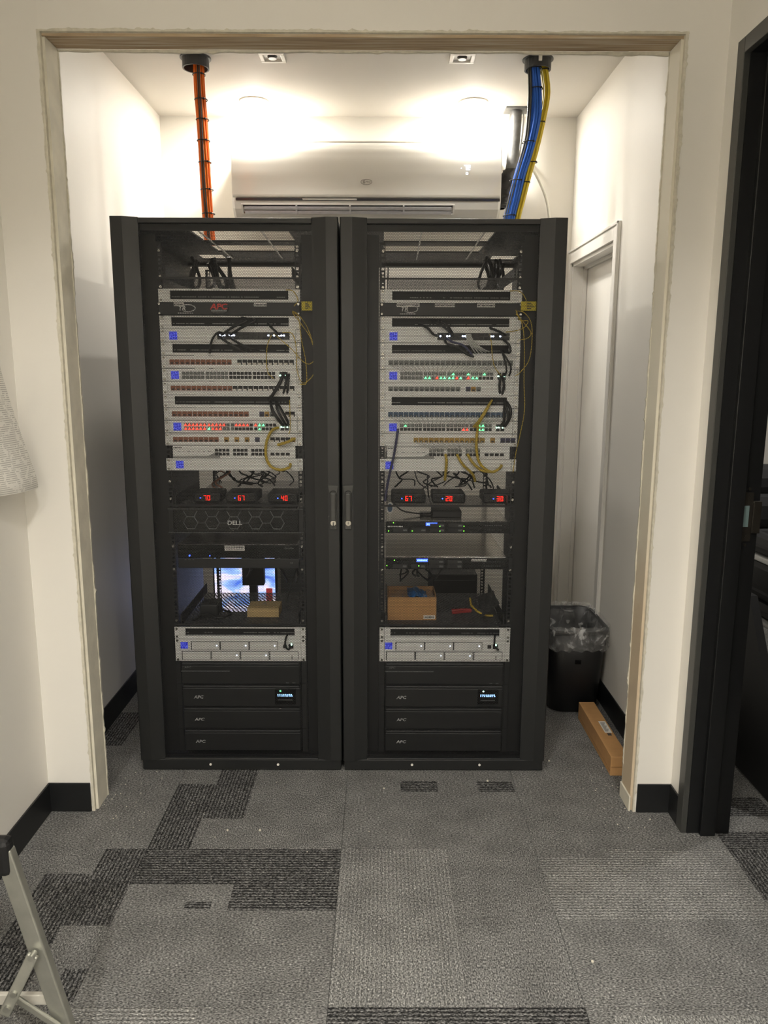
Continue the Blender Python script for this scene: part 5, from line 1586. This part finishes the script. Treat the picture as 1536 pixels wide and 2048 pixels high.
part('grip_mark', MB().box(.835, .862, bx[2] + .0095, bx[2] + .016, .235, .256, bev=.002), 'gloss_black', t)
rb = random.Random(4)
def wav(ring, a, ph, fq=23):
    out_ = []
    n = len(ring)
    cx_ = sum(p[0] for p in ring) / n; cy_ = sum(p[1] for p in ring) / n
    for j, (x, y, z) in enumerate(ring):
        k = a * math.sin(fq * j / n * 6.28 + ph) + a * .6 * math.sin(51 * j / n * 6.28 + ph * 2)
        d_ = math.hypot(x - cx_, y - cy_)
        out_.append((x + (x - cx_) / d_ * k * .5, y + (y - cy_) / d_ * k * .5, z + k))
    return out_
def dense(ring, m_=4):
    n = len(ring); o_ = []
    for j in range(n):
        a, b_ = Vector(ring[j]), Vector(ring[(j + 1) % n])
        L_ = max(1, int((b_ - a).length / .012))
        for k in range(L_): o_.append(tuple(a.lerp(b_, k / L_)))
    return o_
rings = [dense(R_at(.39, g)) for g in (.010,)]
nb = len(rings[0])
def ring_at(z, grow):
    f_ = .82 + .18 * min(z, .39) / .39
    base_r = rings[0]
    cx_, cy_ = (bx[0] + bx[1]) / 2, (bx[2] + bx[3]) / 2
    return [(cx_ + (x - cx_) * f_ + (grow if x > cx_ else -grow), cy_ + (y - cy_) * f_ + (grow if y > cy_ else -grow), z) for x, y, _ in base_r]
bag = [wav(ring_at(.300, .004), .006, 1.), wav(ring_at(.33, .004), .004, 2.), wav(ring_at(.37, .001), .003, 2.5), wav(ring_at(.400, .001), .003, 3.), wav(ring_at(.407, -.004), .003, 3.2), wav(ring_at(.40, -.012), .003, 3.5), wav(ring_at(.33, -.022), .006, 5.), wav(ring_at(.22, -.03), .008, 6.), wav(ring_at(.10, -.04), .008, 7.)]
part('clear_liner', loft(MB(), bag, 0, False, True), 'clear_plastic', t, 'crinkled clear plastic bag folded over the rim')
t = thing('long_carton', 'long narrow brown cardboard carton on the carpet by right wall', 'box', (.888, 2.88, 0))
part('carton', MB().box(.852, .918, 2.637, 3.116, 0, .076, bev=.0015), 'cardboard', t)
part('tape_seam', MB().box(.8512, .852, 2.64, 3.113, .018, .020), 'cardboard_dark', t)
part('end_flap', MB().box(.854, .916, 2.6355, 2.637, .034, .036), 'cardboard_dark', t)
st = part('shipping_label', MB().box(.884, .912, 2.83, 2.93, .076, .0766), 'label_white', t, 'white shipping label')
mb = MB()
for i in range(9): mb.box(.888, .888 + .012 + .007 * (i % 3) / 2, 2.84 + i * .009, 2.844 + i * .009, .0766, .0768)
mb.box(.890, .905, 2.806, 2.826, .0761, .0764)
part('label_print', mb, 'print_dark', st)

# ================================================================== PAPERS ON THE LEFT WALL
def sheet(name, fn, label, nu=14, nv=18):
    mb = MB()
    top = [[Vector(fn(i / nu, j / nv)) for j in range(nv + 1)] for i in range(nu + 1)]
    mb.grid(lambda u, v: fn(u, v), nu, nv)
    mb.grid(lambda u, v: tuple(Vector(fn(u, v)) + Vector((-.0004, 0, 0))), nu, nv)
    return solo(name, mb, 'printed_paper', label, 'paper', 'papers on the left wall')
def front_sheet(u, v):
    return (FL + .004 + .012 * v * v + .004 * u, 2.06 + .215 * u + .035 * v * u, 1.45 - v * .32 + .012 * u)
sheet('paper_sheet', front_sheet, 'flat white printed sheet nearest the picture edge on left wall')
def curl_sheet(u, v):
    b_ = max(0, v - .82) / .18
    return (FL + .002 + .012 * u * v + .075 * v ** 1.3 * (.35 + .65 * u) + .02 * math.sin(math.pi * u) * v - .015 * b_ * b_, 2.10 + .20 * u + .035 * v, 1.52 - v * .415 + .020 * b_ * b_)
sheet('paper_sheet', curl_sheet, 'long white printed sheet curling away from left wall at its bottom')

# ================================================================== STEP LADDER
t = thing('step_ladder', 'small aluminium folding step ladder at the lower left', 'ladder', (-.95, 1.3, 0))
YL = 1.45
pA = Vector((-.672, YL, 0)); pB = Vector((-.785, YL, .50))
def bar(p0, p1, w_, d_, matn, name, bevel=.003):
    p0 = Vector(p0); p1 = Vector(p1)
    dz = (p1 - p0).normalized(); L_ = (p1 - p0).length
    ax = Vector((0, 1, 0)); sx_ = ax.cross(dz).normalized(); ay = dz.cross(sx_).normalized()
    mb = MB().box(-w_ / 2, w_ / 2, -d_ / 2, d_ / 2, 0, L_, bev=bevel)
    mb.v = [tuple(p0 + sx_ * x + ay * y + dz * z) for x, y, z in mb.v]
    return part(name, mb, matn, t)
for dy in (0, -.36):
    o_ = Vector((0, dy, 0))
    bar(pA + o_, pB + o_, .036, .022, 'aluminium', 'leg')
    bar(Vector((-1.16 + .06, YL, 0)) + o_, Vector((-.985, YL, .50)) + o_, .036, .022, 'aluminium', 'leg')
    part('leg_cap', MB().box(pB.x - .055, pB.x + .016, YL + dy - .018, YL + dy + .018, .445, .528, bev=.012), 'bin_black', t)
    mb = MB().cyl((pB.x - .012, YL + dy - .024, .495), (pB.x - .012, YL + dy + .024, .495), .008, 12)
    part('rivet', mb, 'aluminium', t)
part('top_step', MB().box(-1.03, -.825, YL - .40, YL + .0, .515, .535, bev=.006), 'bin_black', t)
def onleg(z): return pA.lerp(pB, z / pB.z)
q1 = onleg(.27)
e1 = onY(8, 2030, YL - .05)
bar(q1 + Vector((0, -.022, 0)), e1, .024, .010, 'aluminium', 'spreader_bar')
mb = MB()
for f_ in (.02, .62, .86): 
    p = (q1 + Vector((0, -.022, 0))).lerp(e1, f_); mb.cyl((p.x, p.y - .010, p.z), (p.x, p.y + .008, p.z), .007, 10)
part('rivets', mb, 'aluminium', t)
part('lower_rung', MB().box(-1.06, onleg(.14).x - .01, YL + .0, YL + .012, .125, .150, bev=.002), 'ladder_grey', t)
bar(onleg(.09) + Vector((0, -.02, 0)), onY(30, 1995, YL - .02), .016, .008, 'aluminium', 'brace')
part('lower_rung', MB().box(-1.06, onleg(.14).x - .01, YL - .372, YL - .36, .125, .150, bev=.002), 'ladder_grey', t)

# ================================================================== NEXT ROOM
def office_chair(x, y, rz, label):
    t = thing('office_chair', label, 'chair', (x, y, 0), 'black leather office chairs')
    Rm = Matrix.Rotation(rz, 3, 'Z')
    def P(name, mb, m_):
        mb.v = [tuple(Rm @ Vector(p) + Vector((x, y, 0))) for p in mb.v]
        return part(name, mb, m_, t)
    P('seat', MB().box(-.25, .25, -.27, .25, .53, .61, bev=.04), 'leather')
    P('seat_pad', MB().box(-.26, .26, -.29, .25, .47, .545, bev=.035), 'leather')
    P('seat_frame', MB().box(-.27, .27, -.29, .25, .45, .468, bev=.006), 'chair_arm')
    for k, (z0, z1, yy) in enumerate(((.60, .80, .22), (.78, .95, .24), (.92, 1.07, .27))):
        P('back_cushion', MB().box(-.29 + .012 * k, .29 - .012 * k, yy, yy + .13, z0, z1, bev=.055), 'leather')
    P('back_shell', MB().box(-.22, .22, .38, .41, .5, 1.03, bev=.01), 'leather')
    for s_ in (-1, 1):
        P('armrest', MB().box(s_ * .235, s_ * .325, -.25, .24, .755, .835, bev=.034), 'leather')
        P('arm_strip', MB().box(s_ * .24, s_ * .32, -.26, .24, .728, .752, bev=.006), 'chair_arm')
        P('side_pad', MB().box(s_ * .25, s_ * .31, -.20, .22, .60, .727, bev=.028), 'leather')
    P('column_cover', MB().cyl((0, 0, .40), (0, 0, .455), .06, 14), 'panel_black')
    P('column', MB().cyl((0, 0, .08), (0, 0, .42), .03, 14), 'panel_black')
    for k in range(5):
        a = k * 2 * math.pi / 5
        P('base_arm', MB().tube([(0, 0, .1), (.30 * math.cos(a), .30 * math.sin(a), .075)], .018, 7, sub=1), 'chair_arm')
        P('caster', MB().cyl((.30 * math.cos(a) - .015, .30 * math.sin(a), .03), (.30 * math.cos(a) + .015, .30 * math.sin(a), .03), .03, 12), 'panel_black')
    return t
office_chair(1.83, 3.12, math.radians(4), 'black leather office chair with white strips seen past the black door frame')
solo('desk_end', MB().prism([(2.30, 0.012), (3.25, 0.012), (3.25, .665), (2.71, .675)], 1.345, 1.375, 'X'), 'desk_black', 'black slanted desk end panel standing on the carpet beyond the black door frame', 'desk')
